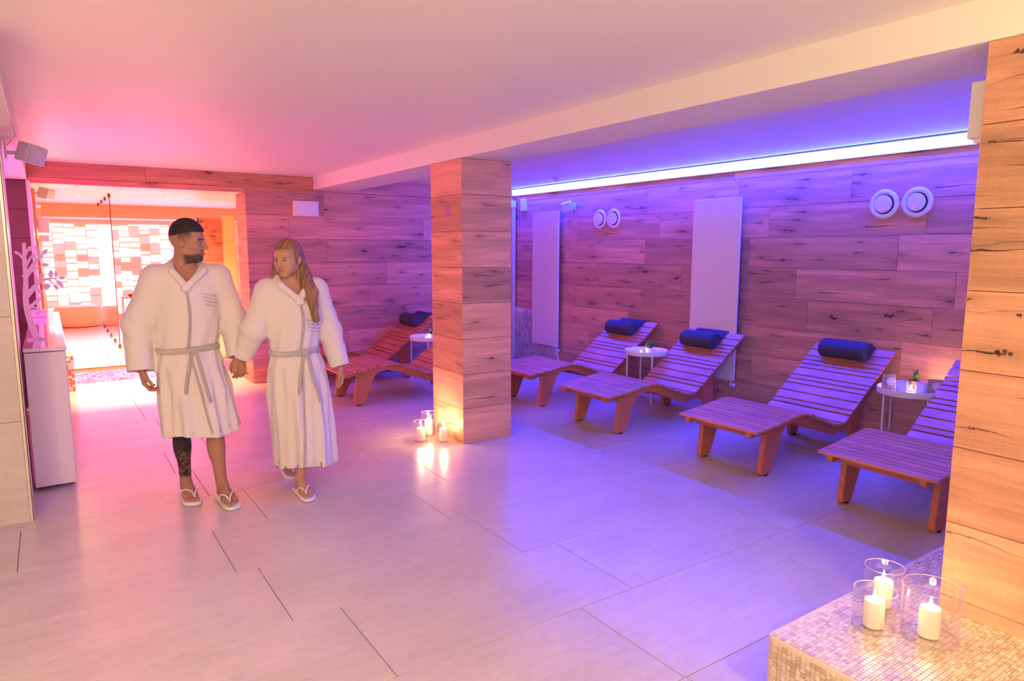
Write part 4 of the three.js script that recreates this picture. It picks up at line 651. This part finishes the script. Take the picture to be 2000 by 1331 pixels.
function makeHead(cfg) { // c centre, yaw, pitch, scale
  const { c, yaw, pitch, k } = cfg, cy = Math.cos(yaw), sy = Math.sin(yaw), cp = Math.cos(pitch), sp = Math.sin(pitch);
  const loc = (x, y, z) => { const X = (x - c[0]) / k, Y = (y - c[1]) / k, Z = (z - c[2]) / k, u = X * cy - Z * sy, w1 = X * sy + Z * cy; return [u, Y * cp + w1 * sp, -Y * sp + w1 * cp]; };
  const face = (u, v, w) => {
    const au = Math.abs(u);
    let d = ell(u, v, w, [0, 0.032, -0.014], [0.074, 0.086, 0.097]);
    d = smin(d, ell(u, v, w, [0, -0.025, 0.02], [0.061, 0.085, 0.068]), 0.03);
    const soft = cfg.soft ?? 0;
    d = smin(d, bone(au, v, w, [0.05 - 0.006 * soft, -0.055, -0.01], [0.012 - 0.003 * soft, -0.093, 0.056], 0.02, 0.02 - 0.002 * soft), 0.025);
    if (soft) { d = smin(d, ell(au, v, w, [0.03, -0.042, 0.04], [0.03, 0.04, 0.036]), 0.03); d = smin(d, ell(u, v, w, [0, 0.045, 0.05], [0.05, 0.03, 0.034]), 0.03); }
    d = smin(d, bone(au, v, w, [0, -0.094, 0.06], [0.01, -0.094, 0.059], 0.02, 0.018), 0.015);
    d = smin(d, bone(au, v, w, [0.04, -0.022, 0.05], [0.052, -0.018, 0.03], 0.02, 0.018), 0.02);
    d = smin(d, bone(au, v, w, [0.008, 0.02, 0.08], [0.042, 0.021, 0.064], 0.01, 0.009), 0.014);
    d = smax(d, -(Math.hypot(au - 0.031, v - 0.001, w - 0.093) - 0.018), 0.012);
    d = smin(d, bone(u, v, w, [0, 0.014, 0.083 - 0.002 * soft], [0, -0.03 + 0.002 * soft, 0.106 - 0.004 * soft], 0.0085 - 0.001 * soft, 0.0115 - 0.002 * soft), 0.01);
    d = smin(d, Math.hypot(au - 0.012, v + 0.034, w - 0.094) - 0.0085, 0.007);
    d = smin(d, bone(au, v, w, [0, -0.059, 0.086], [0.019, -0.062, 0.077], 0.0075, 0.005), 0.006); d = smin(d, bone(au, v, w, [0, -0.07, 0.085], [0.016, -0.067, 0.077], 0.0078, 0.005), 0.006);
    d = Math.min(d, Math.hypot(au - 0.031, v - 0.001, w - 0.069) - 0.0135);
    const ear = Math.max(ell(au, v, w, [0.078, -0.006, -0.012], [0.012, 0.032, 0.02]), -ell(au, v, w, [0.09, -0.004, -0.006], [0.008, 0.02, 0.011]));
    return smin(d, ear, 0.008);
  };
  const f = (x, y, z) => { const [u, v, w] = loc(x, y, z); if (Math.hypot(u, v, w) > 0.22) return Math.hypot(u, v, w) - 0.16; return smin(face(u, v, w), bone(u, v, w, [0, -0.07, -0.025], [0, -0.19, -0.04], 0.05 * cfg.neck, 0.054 * cfg.neck), 0.03) * k; };
  return { f, loc, face };
}
const skinMat = phys([1, 1, 1], 0.5, { vertexColors: true, specularIntensity: 0.6 });
const terry = (() => { const a = noiseField(611, 128, 128), t = dataTexture(256, 256, (i, j) => { const L = 255 * a(i / 256, j / 256); return [L, L, L]; }, false); t.repeat.set(6, 6); return phys([0.82, 0.78, 0.72], 0.9, { sheen: 0.4, sheenRoughness: 0.6, bumpMap: t, bumpScale: 0.002 }); })();
const strapWhite = std([0.8, 0.78, 0.76], 0.4), thread = std([0.44, 0.4, 0.43], 0.8);
function flipFlop(person, name, foot, o, ang, len, side, pitch = 0) {
  const sh = new THREE.Shape(), s = len / 0.26; sh.moveTo(-0.03, -0.01); sh.bezierCurveTo(-0.04, 0.06, -0.045, 0.14, -0.05, 0.18); sh.bezierCurveTo(-0.05, 0.25, -0.01, 0.268, 0.02, 0.268); sh.bezierCurveTo(0.056, 0.262, 0.056, 0.2, 0.046, 0.15); sh.bezierCurveTo(0.036, 0.09, 0.038, 0.04, 0.034, -0.008); sh.bezierCurveTo(0.02, -0.034, -0.018, -0.034, -0.03, -0.01);
  const g = new THREE.ExtrudeGeometry(sh, { depth: 0.012, bevelEnabled: true, bevelSize: 0.002, bevelThickness: 0.003, bevelSegments: 2, curveSegments: 10 }).rotateX(Math.PI / 2).scale(side, 1, 1);
  if (side < 0) { const ix = g.index; const p = g.attributes; for (const nm of ['position', 'normal', 'uv']) { const a = p[nm]; for (let i = 0; i < a.count; i += 3) for (let c = 0; c < a.itemSize; c++) { const t = a.array[(i + 1) * a.itemSize + c]; a.array[(i + 1) * a.itemSize + c] = a.array[(i + 2) * a.itemSize + c]; a.array[(i + 2) * a.itemSize + c] = t; } } }
  const ff = part(name, g, strapWhite, person); ff.position.set(o[0], o[1], o[2]); ff.rotation.set(0, ang, 0); ff.scale.setScalar(s);
  if (pitch) { ff.rotation.order = 'YXZ'; ff.rotation.x = pitch; const v = V(0, 0, 0.2 * s).applyEuler(new THREE.Euler(pitch, ang, 0, 'YXZ')); const b = V(0, 0, 0.2 * s).applyEuler(new THREE.Euler(0, ang, 0)); ff.position.add(b.sub(v)); }
  part('strap', [tube([[-0.048 * side, 0.002, 0.1], [-0.036 * side, 0.05, 0.14], [-0.005 * side, 0.055, 0.178], [0.016 * side, 0.03, 0.208], [0.019 * side, 0.0, 0.214]], 0.0045, 16, 7), tube([[0.042 * side, 0.002, 0.11], [0.045 * side, 0.05, 0.15], [0.03 * side, 0.052, 0.185], [0.019 * side, 0.034, 0.206]], 0.0045, 16, 7)], strapWhite, ff);
}
function makePerson(label, base, S) {
  const t = thing('person', label, 'person', base);
  const J = S.joints, neckB = J.neck;
  const bodyF = (x, y, z) => {
    let d = ell(x, y, z, J.chestC, S.chestR); d = smin(d, ell(x, y, z, J.hips, S.hipR), 0.12); d = smin(d, bone(x, y, z, J.hips, J.chestC, S.waist, S.waist), 0.08);
    d = smin(d, bone(x, y, z, J.shR, J.shL, S.shoulder, S.shoulder), 0.06); d = smin(d, bone(x, y, z, [neckB[0], neckB[1] - 0.05, neckB[2] - 0.02], neckB, 0.06, 0.052), 0.06);
    for (const [sh, el, wr] of [[J.shR, J.elR, J.wrR], [J.shL, J.elL, J.wrL]]) { d = smin(d, bone(x, y, z, sh, el, S.arm[0], S.arm[1]), 0.03); d = smin(d, bone(x, y, z, el, wr, S.arm[1], S.arm[2]), 0.015); }
    for (const [hp, kn, an] of [[J.hpR, J.knR, J.anR], [J.hpL, J.knL, J.anL]]) { d = smin(d, bone(x, y, z, hp, kn, S.leg[0], S.leg[1]), 0.03); d = smin(d, bone(x, y, z, kn, an, S.leg[1] * 0.95, S.leg[2]), 0.015); const m = [mix(kn[0], an[0], 0.32), mix(kn[1], an[1], 0.32), mix(kn[2], an[2], 0.32) - 0.018]; d = smin(d, ell(x, y, z, m, [S.leg[1] * 0.95, 0.11, S.leg[1] * 0.98]), 0.03); }
    return d;
  };
  const H = makeHead(S.head), hc = S.head.c, hk = S.head.k, skin = S.skin, dk = S.hairCol;
  const tone = (x, y, z) => { const q = S.tattoo && S.tattoo(x, y, z); return q ? q : skin; };
  const headCol = (x, y, z) => {
    const [u, v, w] = H.loc(x, y, z), au = Math.abs(u), eye = Math.hypot(au - 0.031, v - 0.001, w - 0.069);
    if (eye < 0.0143 && w > 0.0745) { const i = Math.hypot(au - 0.031, v - 0.001); return Math.abs(v) > 0.0052 ? skin.map((c) => c * (v > 0 ? 0.55 : 0.85)) : i < 0.0058 ? [0.03, 0.018, 0.01] : [0.4, 0.36, 0.34]; }
    if (w > 0.05 && v > (S.beard ? 0.0145 : 0.0205 + (au - 0.03) * 0.04) && v < (S.beard ? 0.024 : 0.0255 - (au - 0.03) * 0.03) && au > 0.014 && au < 0.047) return dk.map((c, i) => mix(c, skin[i], S.beard ? 0.15 : 0.45));
    if (w > 0.07 && au < 0.021 && v < -0.053 && v > -0.076) return S.lips;
    if (S.beard && w < 0.045 && v > -0.01) { const m = sstep(-0.02, 0.06, v) * sstep(0.06, 0.02, w) * sstep(0.07, 0.055, Math.abs(w - 0.03) - 0.0) ; return skin.map((c, i) => mix(c, dk[i] + 0.012, clamp(m * 0.9, 0, 1))); }
    if (S.beard) { const b = sstep(-0.045, -0.07, v + au * 0.25) * sstep(-0.02, 0.01, w) * sstep(-0.16, -0.12, v) + 0.8 * (w > 0.08 && v < -0.043 && v > -0.053 && au < 0.025 ? 1 : 0); return skin.map((c, i) => mix(c, dk[i] + 0.015, clamp(b * 0.85, 0, 1))); }
    return skin;
  };
  const geos = [surfaceNets(bodyF, S.lo, S.hi, 0.012, tone), surfaceNets(H.f, [hc[0] - 0.13 * hk, hc[1] - 0.2 * hk, hc[2] - 0.13 * hk], [hc[0] + 0.13 * hk, hc[1] + 0.14 * hk, hc[2] + 0.13 * hk], 0.003, headCol)];
  for (const h of S.hands) { const f = handField(h.o, h.X, h.Y, h.Z, h.curl, h.k), c = [h.o[0] + h.Y[0] * 0.07, h.o[1] + h.Y[1] * 0.07, h.o[2] + h.Y[2] * 0.07]; geos.push(surfaceNets(f, c.map((q) => q - 0.13), c.map((q) => q + 0.13), 0.003, () => skin)); }
  for (const ft of S.feet) { const f = footField(ft.o, ft.ang, ft.len, ft.side, ft.pitch), cx = ft.o[0] + Math.sin(ft.ang) * 0.11, cz = ft.o[2] + Math.cos(ft.ang) * 0.11; geos.push(surfaceNets(f, [cx - 0.17, ft.o[1] - 0.02, cz - 0.19], [cx + 0.17, ft.o[1] + 0.24, cz + 0.19], 0.0045, () => skin)); }
  part('body', mergeGeometries(geos), skinMat, t);
  for (const ft of S.feet) flipFlop(t, 'flip_flop', null, [ft.o[0], ft.o[1] + 0.003, ft.o[2]], ft.ang, ft.len * 1.03, ft.side, ft.pitch);
  // hair
  part('hair', surfaceNets((x, y, z) => S.hair(...H.loc(x, y, z), x, y, z, H), S.hairLo, S.hairHi, S.hairH), S.hairMat, t);
  // robe: a thick shell around the trunk, sleeves and a flared skirt with folds
  const T = S.robe, torso = (x, y, z, grow) => {
    const a = table1(T, y, 1) + grow, b = table1(T, y, 2) + grow, cx = table1(T, y, 3), cz = table1(T, y, 4), X = (x - cx) / a, Z = (z - cz) / b, q = Math.hypot(X, Z), th = Math.atan2(Z, X);
    const fl = sstep(S.belt - 0.02, S.belt - 0.3, y), fold = fl * (0.010 * Math.sin(th * 9 + 1.3 * Math.sin(y * 4) + S.seed) + 0.006 * Math.sin(th * 17 + y * 5 + S.seed * 2)) + (1 - fl) * 0.004 * Math.sin(th * 11 + y * 18 + S.seed) * sstep(S.belt + 0.3, S.belt + 0.02, y);
    let d = (q - 1) * Math.min(a, b) * (0.8 + 0.2 * q) - fold; return Math.max(d, y - T[T.length - 1][0], S.hem + 0.012 * Math.sin(th * 3 + S.seed) - y);
  };
  const sleeve = (x, y, z, [sh, el, cu], g) => { let d = smin(bone(x, y, z, sh, el, S.sl[0] + g, S.sl[1] + g), bone(x, y, z, el, cu, S.sl[1] + g, S.sl[2] + g), 0.03) - 0.004 * Math.sin(y * 60 + x * 25 + z * 30) * sstep(0.25, 0.02, Math.hypot(x - el[0], y - el[1], z - el[2])); const v = [cu[0] - el[0], cu[1] - el[1], cu[2] - el[2]], L = Math.hypot(...v); return Math.max(d, ((x - cu[0]) * v[0] + (y - cu[1]) * v[1] + (z - cu[2]) * v[2]) / L); };
  const robeF = (x, y, z) => {
    let d = torso(x, y, z, 0); d = smin(d, Math.max(bone(x, y, z, J.shR, J.shL, S.sl[0] * 0.95, S.sl[0] * 0.95), y - T[T.length - 1][0]), 0.05);
    const s1 = sleeve(x, y, z, S.sleeves[0], 0), s2 = sleeve(x, y, z, S.sleeves[1], 0); d = smin(d, s1, 0.035); d = smin(d, s2, 0.035);
    d = Math.max(d, -Math.max(torso(x, Math.max(y, S.hem + 0.02), z, -0.013), y - (S.hem + 0.04)));                   // hollow under the hem
    for (const sl of S.sleeves) { const [, el, cu] = sl, m = [mix(el[0], cu[0], 0.75), mix(el[1], cu[1], 0.75), mix(el[2], cu[2], 0.75)], far = [cu[0] * 2 - m[0], cu[1] * 2 - m[1], cu[2] * 2 - m[2]]; d = Math.max(d, -bone(x, y, z, m, far, S.sl[2] - 0.02, S.sl[2] - 0.01)); }
    const vx = S.vneck[0], vy = S.vneck[1]; if (y > vy) { const w = (y - vy) * S.vslope; d = smax(d, -Math.max(Math.abs(x - mix(vx, neckB[0], clamp((y - vy) / 0.14, 0, 1))) - w, -(z - (neckB[2] - 0.035))), 0.006); }
    return d;
  };
  part('robe', surfaceNets(robeF, S.lo, [S.hi[0], T[T.length - 1][0] + 0.03, S.hi[2]], 0.009), terry, t);
  const out = (x, y, dz = 0.3) => { let z = dz; for (let i = 0; i < 60; i++) { const d = robeF(x, y, z); if (d < 0.0015) break; z -= Math.max(0.001, d * 0.7); } return z; };
  // shawl collar and the overlapping front edge
  const edge = (s) => { const P = [[neckB[0], neckB[1] + 0.035, neckB[2] - 0.065], [neckB[0] + s * 0.05, neckB[1] + 0.03, neckB[2] - 0.045], [neckB[0] + s * 0.082, neckB[1] + 0.008, neckB[2] + 0.005]]; for (let i = 0; i <= 6; i++) { const k = i / 6, y = mix(neckB[1] - 0.03, vyc, k), x = mix(neckB[0] + s * 0.088, S.vneck[0] - s * 0.01, k); P.push([x, y, out(x, y) + 0.004]); } return P; }, vyc = S.vneck[1] - 0.005;
  const strip = (P, r1, r2) => { let d = null; return (x, y, z) => { let m = 1; for (let i = 0; i + 1 < P.length; i++) m = smin(m, bone(x, y, z, P[i], P[i + 1], r1, r2), 0.01); return m; }; };
  const front = []; for (let i = 0; i <= 9; i++) { const y = mix(vyc, S.belt + 0.02, i / 9), x = S.vneck[0] + 0.012 * Math.sin(i * 0.4); front.push([x, y, out(x, y)]); }
  const low = []; for (let i = 0; i <= 8; i++) { const y = mix(S.belt - 0.03, S.hem + 0.02, i / 8), x = S.vneck[0] + (S.openX - S.vneck[0]) * (i / 8); low.push([x, y, out(x, y)]); }
  const eR = edge(1), eL = edge(-1), cF = (x, y, z) => Math.min(strip(eR, 0.02, 0.02)(x, y, z), strip(eL, 0.02, 0.02)(x, y, z));
  part('collar', surfaceNets(cF, [neckB[0] - 0.16, vyc - 0.05, neckB[2] - 0.13], [neckB[0] + 0.16, neckB[1] + 0.08, neckB[2] + 0.24], 0.007), terry, t);
  part('front_edge', [tube(front, 0.009, 30, 8), tube(low, 0.008, 30, 8)], terry, t);
  // belt with a knot and two tails
  const ring = []; for (let i = 0; i <= 40; i++) { const a = (i / 40) * Math.PI * 2, y = S.belt; ring.push([table1(T, y, 3) + Math.cos(a) * (table1(T, y, 1) + 0.004), y + 0.004 * Math.sin(a * 2), table1(T, y, 4) + Math.sin(a) * (table1(T, y, 2) + 0.004)]); }
  const ringC = new THREE.CatmullRomCurve3(ring.slice(0, -1).map((p) => V(...p)), true), tg = new THREE.TubeGeometry(ringC, 80, 0.01, 10, true); { const p = tg.attributes.position; for (let i = 0; i < p.count; i++) p.setY(i, S.belt + (p.getY(i) - S.belt) * 2.0); tg.computeVertexNormals(); }
  const belt = part('belt', tg, terry, t), kx = S.vneck[0] + 0.02, kz = out(kx, S.belt) + 0.012;
  part('knot', new THREE.SphereGeometry(0.024, 16, 12).scale(1.1, 0.9, 0.7).translate(kx, S.belt, kz), terry, belt);
  for (const s of [-1, 1]) { const P = []; for (let i = 0; i <= 7; i++) { const y = S.belt - i * 0.045 * (s > 0 ? 1 : 0.8), x = kx + s * (0.01 + i * 0.008); P.push([x, y, out(x, Math.max(y, S.hem + 0.03)) + 0.008]); } part('belt_tail', tube(P, 0.0095, 24, 8), terry, belt); }
  // rows of grey stitching on the chest
  const em = []; const r = rng(S.seed * 10 + 5); for (let row = 0; row < 4; row++) { let x = S.logo[0] - 0.045 + 0.006 * row; while (x < S.logo[0] + 0.04) { const w = 0.004 + r() * 0.006, y = S.logo[1] - row * 0.021 - (x - S.logo[0]) * 0.25; em.push(box(w, 0.004 + r() * 0.009, 0.002).translate(x + w / 2, y, out(x + w / 2, y) + 0.0012)); x += w + 0.003 + r() * 0.003; } }
  part('embroidery', em, thread, t);
  return t;
}
{
  const skin = [0.42, 0.22, 0.13], hair = [0.018, 0.012, 0.01];
  const nT = noiseField(777, 64, 64);
  makePerson('man in a knee length white bathrobe and flip flops, walking and looking at the woman', [0.7, 0, -4.58], {
    joints: { neck: [0.0, 1.475, -0.015], chestC: [0, 1.26, -0.01], hips: [0, 0.94, 0], shR: [-0.165, 1.405, -0.01], shL: [0.175, 1.405, -0.01], elR: [-0.27, 1.13, -0.04], elL: [0.262, 1.14, -0.02], wrR: [-0.278, 0.862, 0.03], wrL: [0.265, 0.905, 0.07], hpR: [-0.085, 0.9, 0], hpL: [0.09, 0.9, 0.01], knR: [-0.085, 0.49, 0.01], knL: [0.09, 0.48, 0.1], anR: [-0.058, 0.1, -0.105], anL: [0.118, 0.1, 0.1] },
    chestR: [0.155, 0.22, 0.1], hipR: [0.145, 0.13, 0.1], waist: 0.1, shoulder: 0.055, arm: [0.046, 0.037, 0.027], leg: [0.078, 0.052, 0.034],
    head: { c: [0.022, 1.618, 0.01], yaw: 1.05, pitch: 0.05, k: 1.02, neck: 1.1 }, skin, lips: [0.3, 0.12, 0.09], beard: true, hairCol: hair,
    tattoo: (x, y, z) => { if (y > 0.14 && y < 0.46 && x < 0.02) { const a = Math.atan2(z + 0.05, x + 0.075), n = nT(a * 0.35, y * 1.3), m = nT(a * 0.9, y * 3.4); return n > 0.5 || m > 0.6 || y > 0.33 ? [0.035, 0.03, 0.035] : [0.24, 0.12, 0.06]; } return null; },
    hands: [{ o: [-0.276, 0.862, 0.032], X: [0, 0, 1], Y: [0.1, -0.995, 0], Z: [0.995, 0.1, 0], curl: 0.85, k: 1.0 }, { o: [0.264, 0.905, 0.072], X: [-1, 0, 0], Y: [0, -1, 0], Z: [0, 0, -1], curl: 0.7, k: 1.02 }],
    feet: [{ o: [-0.06, 0.017, -0.148], ang: 0.02, len: 0.265, side: 1, pitch: 0 }, { o: [0.115, 0.017, 0.058], ang: 0.12, len: 0.265, side: -1, pitch: 0 }],
    lo: [-0.48, 0.02, -0.34], hi: [0.5, 1.62, 0.44],
    hair: (u, v, w, x, y, z, H) => { const d = ell(u, v, w, [0, 0.042, -0.01], [0.078, 0.1, 0.1]) + 0.0012 * Math.sin(u * 420 + w * 130) * Math.sin(w * 380 + v * 90); return smax(d, 0.062 - v - Math.max(0, 0.03 - w) * 0.35 + Math.max(0, w - 0.07) * 0.25, 0.008); },
    hairLo: [-0.12, 1.5, -0.14], hairHi: [0.16, 1.77, 0.15], hairH: 0.004, hairMat: std(hair, 0.7),
    robe: [[0.4, 0.225, 0.175, 0.035, 0.05], [0.7, 0.205, 0.16, 0.01, 0.03], [0.88, 0.19, 0.145, -0.01, 0.01], [0.975, 0.172, 0.128, -0.015, 0], [1.1, 0.182, 0.132, -0.01, 0], [1.28, 0.192, 0.135, 0, 0], [1.38, 0.185, 0.118, 0, -0.005], [1.45, 0.13, 0.09, 0, -0.012], [1.5, 0.085, 0.07, 0, -0.018], [1.515, 0.078, 0.064, 0, -0.02]],
    hem: 0.445, belt: 0.972, seed: 1, openX: 0.06, sl: [0.08, 0.08, 0.07], sleeves: [[[-0.17, 1.395, -0.01], [-0.28, 1.13, -0.04], [-0.286, 0.855, 0.03]], [[0.178, 1.395, -0.01], [0.262, 1.14, -0.02], [0.268, 0.9, 0.065]]],
    vneck: [-0.025, 1.345], vslope: 0.55, logo: [0.105, 1.3],
  });
  const skinW = [0.5, 0.28, 0.18], hairW = [0.2, 0.1, 0.045];
  const hairStrand = noiseField(901, 40, 6), ht = dataTexture(256, 256, (i, j) => { const L = 128 + 60 * (hairStrand(i / 256, j / 256) - 0.5); return [L * 1.1, L * 0.82, L * 0.56]; }); ht.repeat.set(3, 1);
  makePerson('woman with long light brown hair in an ankle length white bathrobe, holding hands', [1.29, 0, -4.42], {
    joints: { neck: [-0.005, 1.385, -0.01], chestC: [0, 1.19, -0.01], hips: [0.005, 0.89, 0], shR: [-0.145, 1.315, -0.01], shL: [0.15, 1.315, -0.01], elR: [-0.238, 1.08, -0.01], elL: [0.235, 1.06, -0.03], wrR: [-0.306, 0.905, -0.095], wrL: [0.285, 0.815, 0.04], hpR: [-0.075, 0.86, 0], hpL: [0.08, 0.86, 0], knR: [-0.02, 0.46, -0.1], knL: [0.05, 0.46, 0.12], anR: [0.005, 0.15, -0.42], anL: [-0.022, 0.105, 0.09] },
    chestR: [0.13, 0.2, 0.1], hipR: [0.145, 0.13, 0.11], waist: 0.085, shoulder: 0.045, arm: [0.038, 0.032, 0.023], leg: [0.075, 0.046, 0.029],
    head: { c: [-0.025, 1.515, 0.025], yaw: -0.9, pitch: 0.14, k: 0.95, neck: 0.85, soft: 1 }, skin: skinW, lips: [0.42, 0.17, 0.14], beard: false, hairCol: [0.13, 0.07, 0.03],
    hands: [{ o: [-0.306, 0.905, -0.095], X: [-0.995, 0.1, 0], Y: [-0.1, -0.995, 0], Z: [0, 0, 1], curl: 0.75, k: 0.92 }, { o: [0.286, 0.812, 0.042], X: [-0.1, 0, 0.995], Y: [0.12, -0.993, 0.01], Z: [-0.99, -0.12, -0.1], curl: 0.45, k: 0.92 }],
    feet: [{ o: [0.005, 0.017, -0.455], ang: 0.05, len: 0.24, side: 1, pitch: 0.35 }, { o: [-0.03, 0.017, 0.045], ang: 0.06, len: 0.24, side: -1, pitch: 0 }],
    lo: [-0.46, 0.02, -0.6], hi: [0.46, 1.52, 0.44],
    hair: (u, v, w, x, y, z, H) => {
      let d = Math.max(ell(u, v, w, [0, 0.034, -0.014], [0.087, 0.102, 0.112]), Math.min(0.05 - v + Math.max(0, Math.abs(u) - 0.015) * 0.55, w - 0.022));
      const s = 0.0026 * Math.sin(x * 330 + y * 24 + 3 * Math.sin(y * 11)) + 0.002 * Math.sin(z * 410 - y * 30);
      const fall = (a, b, c, e, r1, r2, r3) => Math.min(smin(bone(x, y, z, a, b, r1, r2), bone(x, y, z, b, c, r2, r2), 0.03), smin(bone(x, y, z, b, c, r2, r2), bone(x, y, z, c, e, r2, r3), 0.03));
      let l = fall([0.03, 1.53, -0.02], [0.065, 1.42, 0.02], [0.085, 1.3, 0.09], [0.105, 1.13, 0.14], 0.055, 0.045, 0.018);
      l = smin(l, fall([0.02, 1.53, -0.05], [0.05, 1.4, -0.07], [0.05, 1.3, -0.1], [0.05, 1.17, -0.13], 0.06, 0.055, 0.02), 0.03);
      l = smin(l, fall([-0.05, 1.53, -0.05], [-0.07, 1.42, -0.05], [-0.05, 1.33, -0.09], [-0.02, 1.2, -0.12], 0.045, 0.04, 0.02), 0.03);
      const fc = H.face(u, v, w) * 0.97; d = smin(d, l + s, 0.02); return Math.max(d, w > 0.02 ? 0.006 - fc : -1);
    },
    hairLo: [-0.16, 1.08, -0.2], hairHi: [0.2, 1.66, 0.2], hairH: 0.005, hairMat: std([1, 1, 1], 0.62, { map: ht }),
    robe: [[0.12, 0.2, 0.2, 0.055, -0.02], [0.35, 0.195, 0.19, 0.04, 0.0], [0.65, 0.19, 0.165, 0.02, 0.01], [0.82, 0.178, 0.14, 0.01, 0.005], [0.925, 0.15, 0.118, 0, 0], [1.05, 0.16, 0.128, 0, 0.0], [1.18, 0.17, 0.14, 0, 0.0], [1.29, 0.165, 0.11, 0, -0.005], [1.36, 0.11, 0.08, 0, -0.01], [1.41, 0.07, 0.062, -0.004, -0.014], [1.42, 0.066, 0.058, -0.004, -0.014]],
    hem: 0.175, belt: 0.925, seed: 2, openX: -0.02, sl: [0.08, 0.078, 0.064], sleeves: [[[-0.15, 1.305, -0.01], [-0.245, 1.07, -0.01], [-0.305, 0.9, -0.085]], [[0.155, 1.305, -0.01], [0.242, 1.05, -0.03], [0.288, 0.8, 0.04]]],
    vneck: [0.01, 1.25], vslope: 0.5, logo: [0.09, 1.12],
  });
}
scene.traverse((o) => { if (o.isMesh) { o.castShadow = true; o.receiveShadow = true; } });
renderer.render(scene, camera);
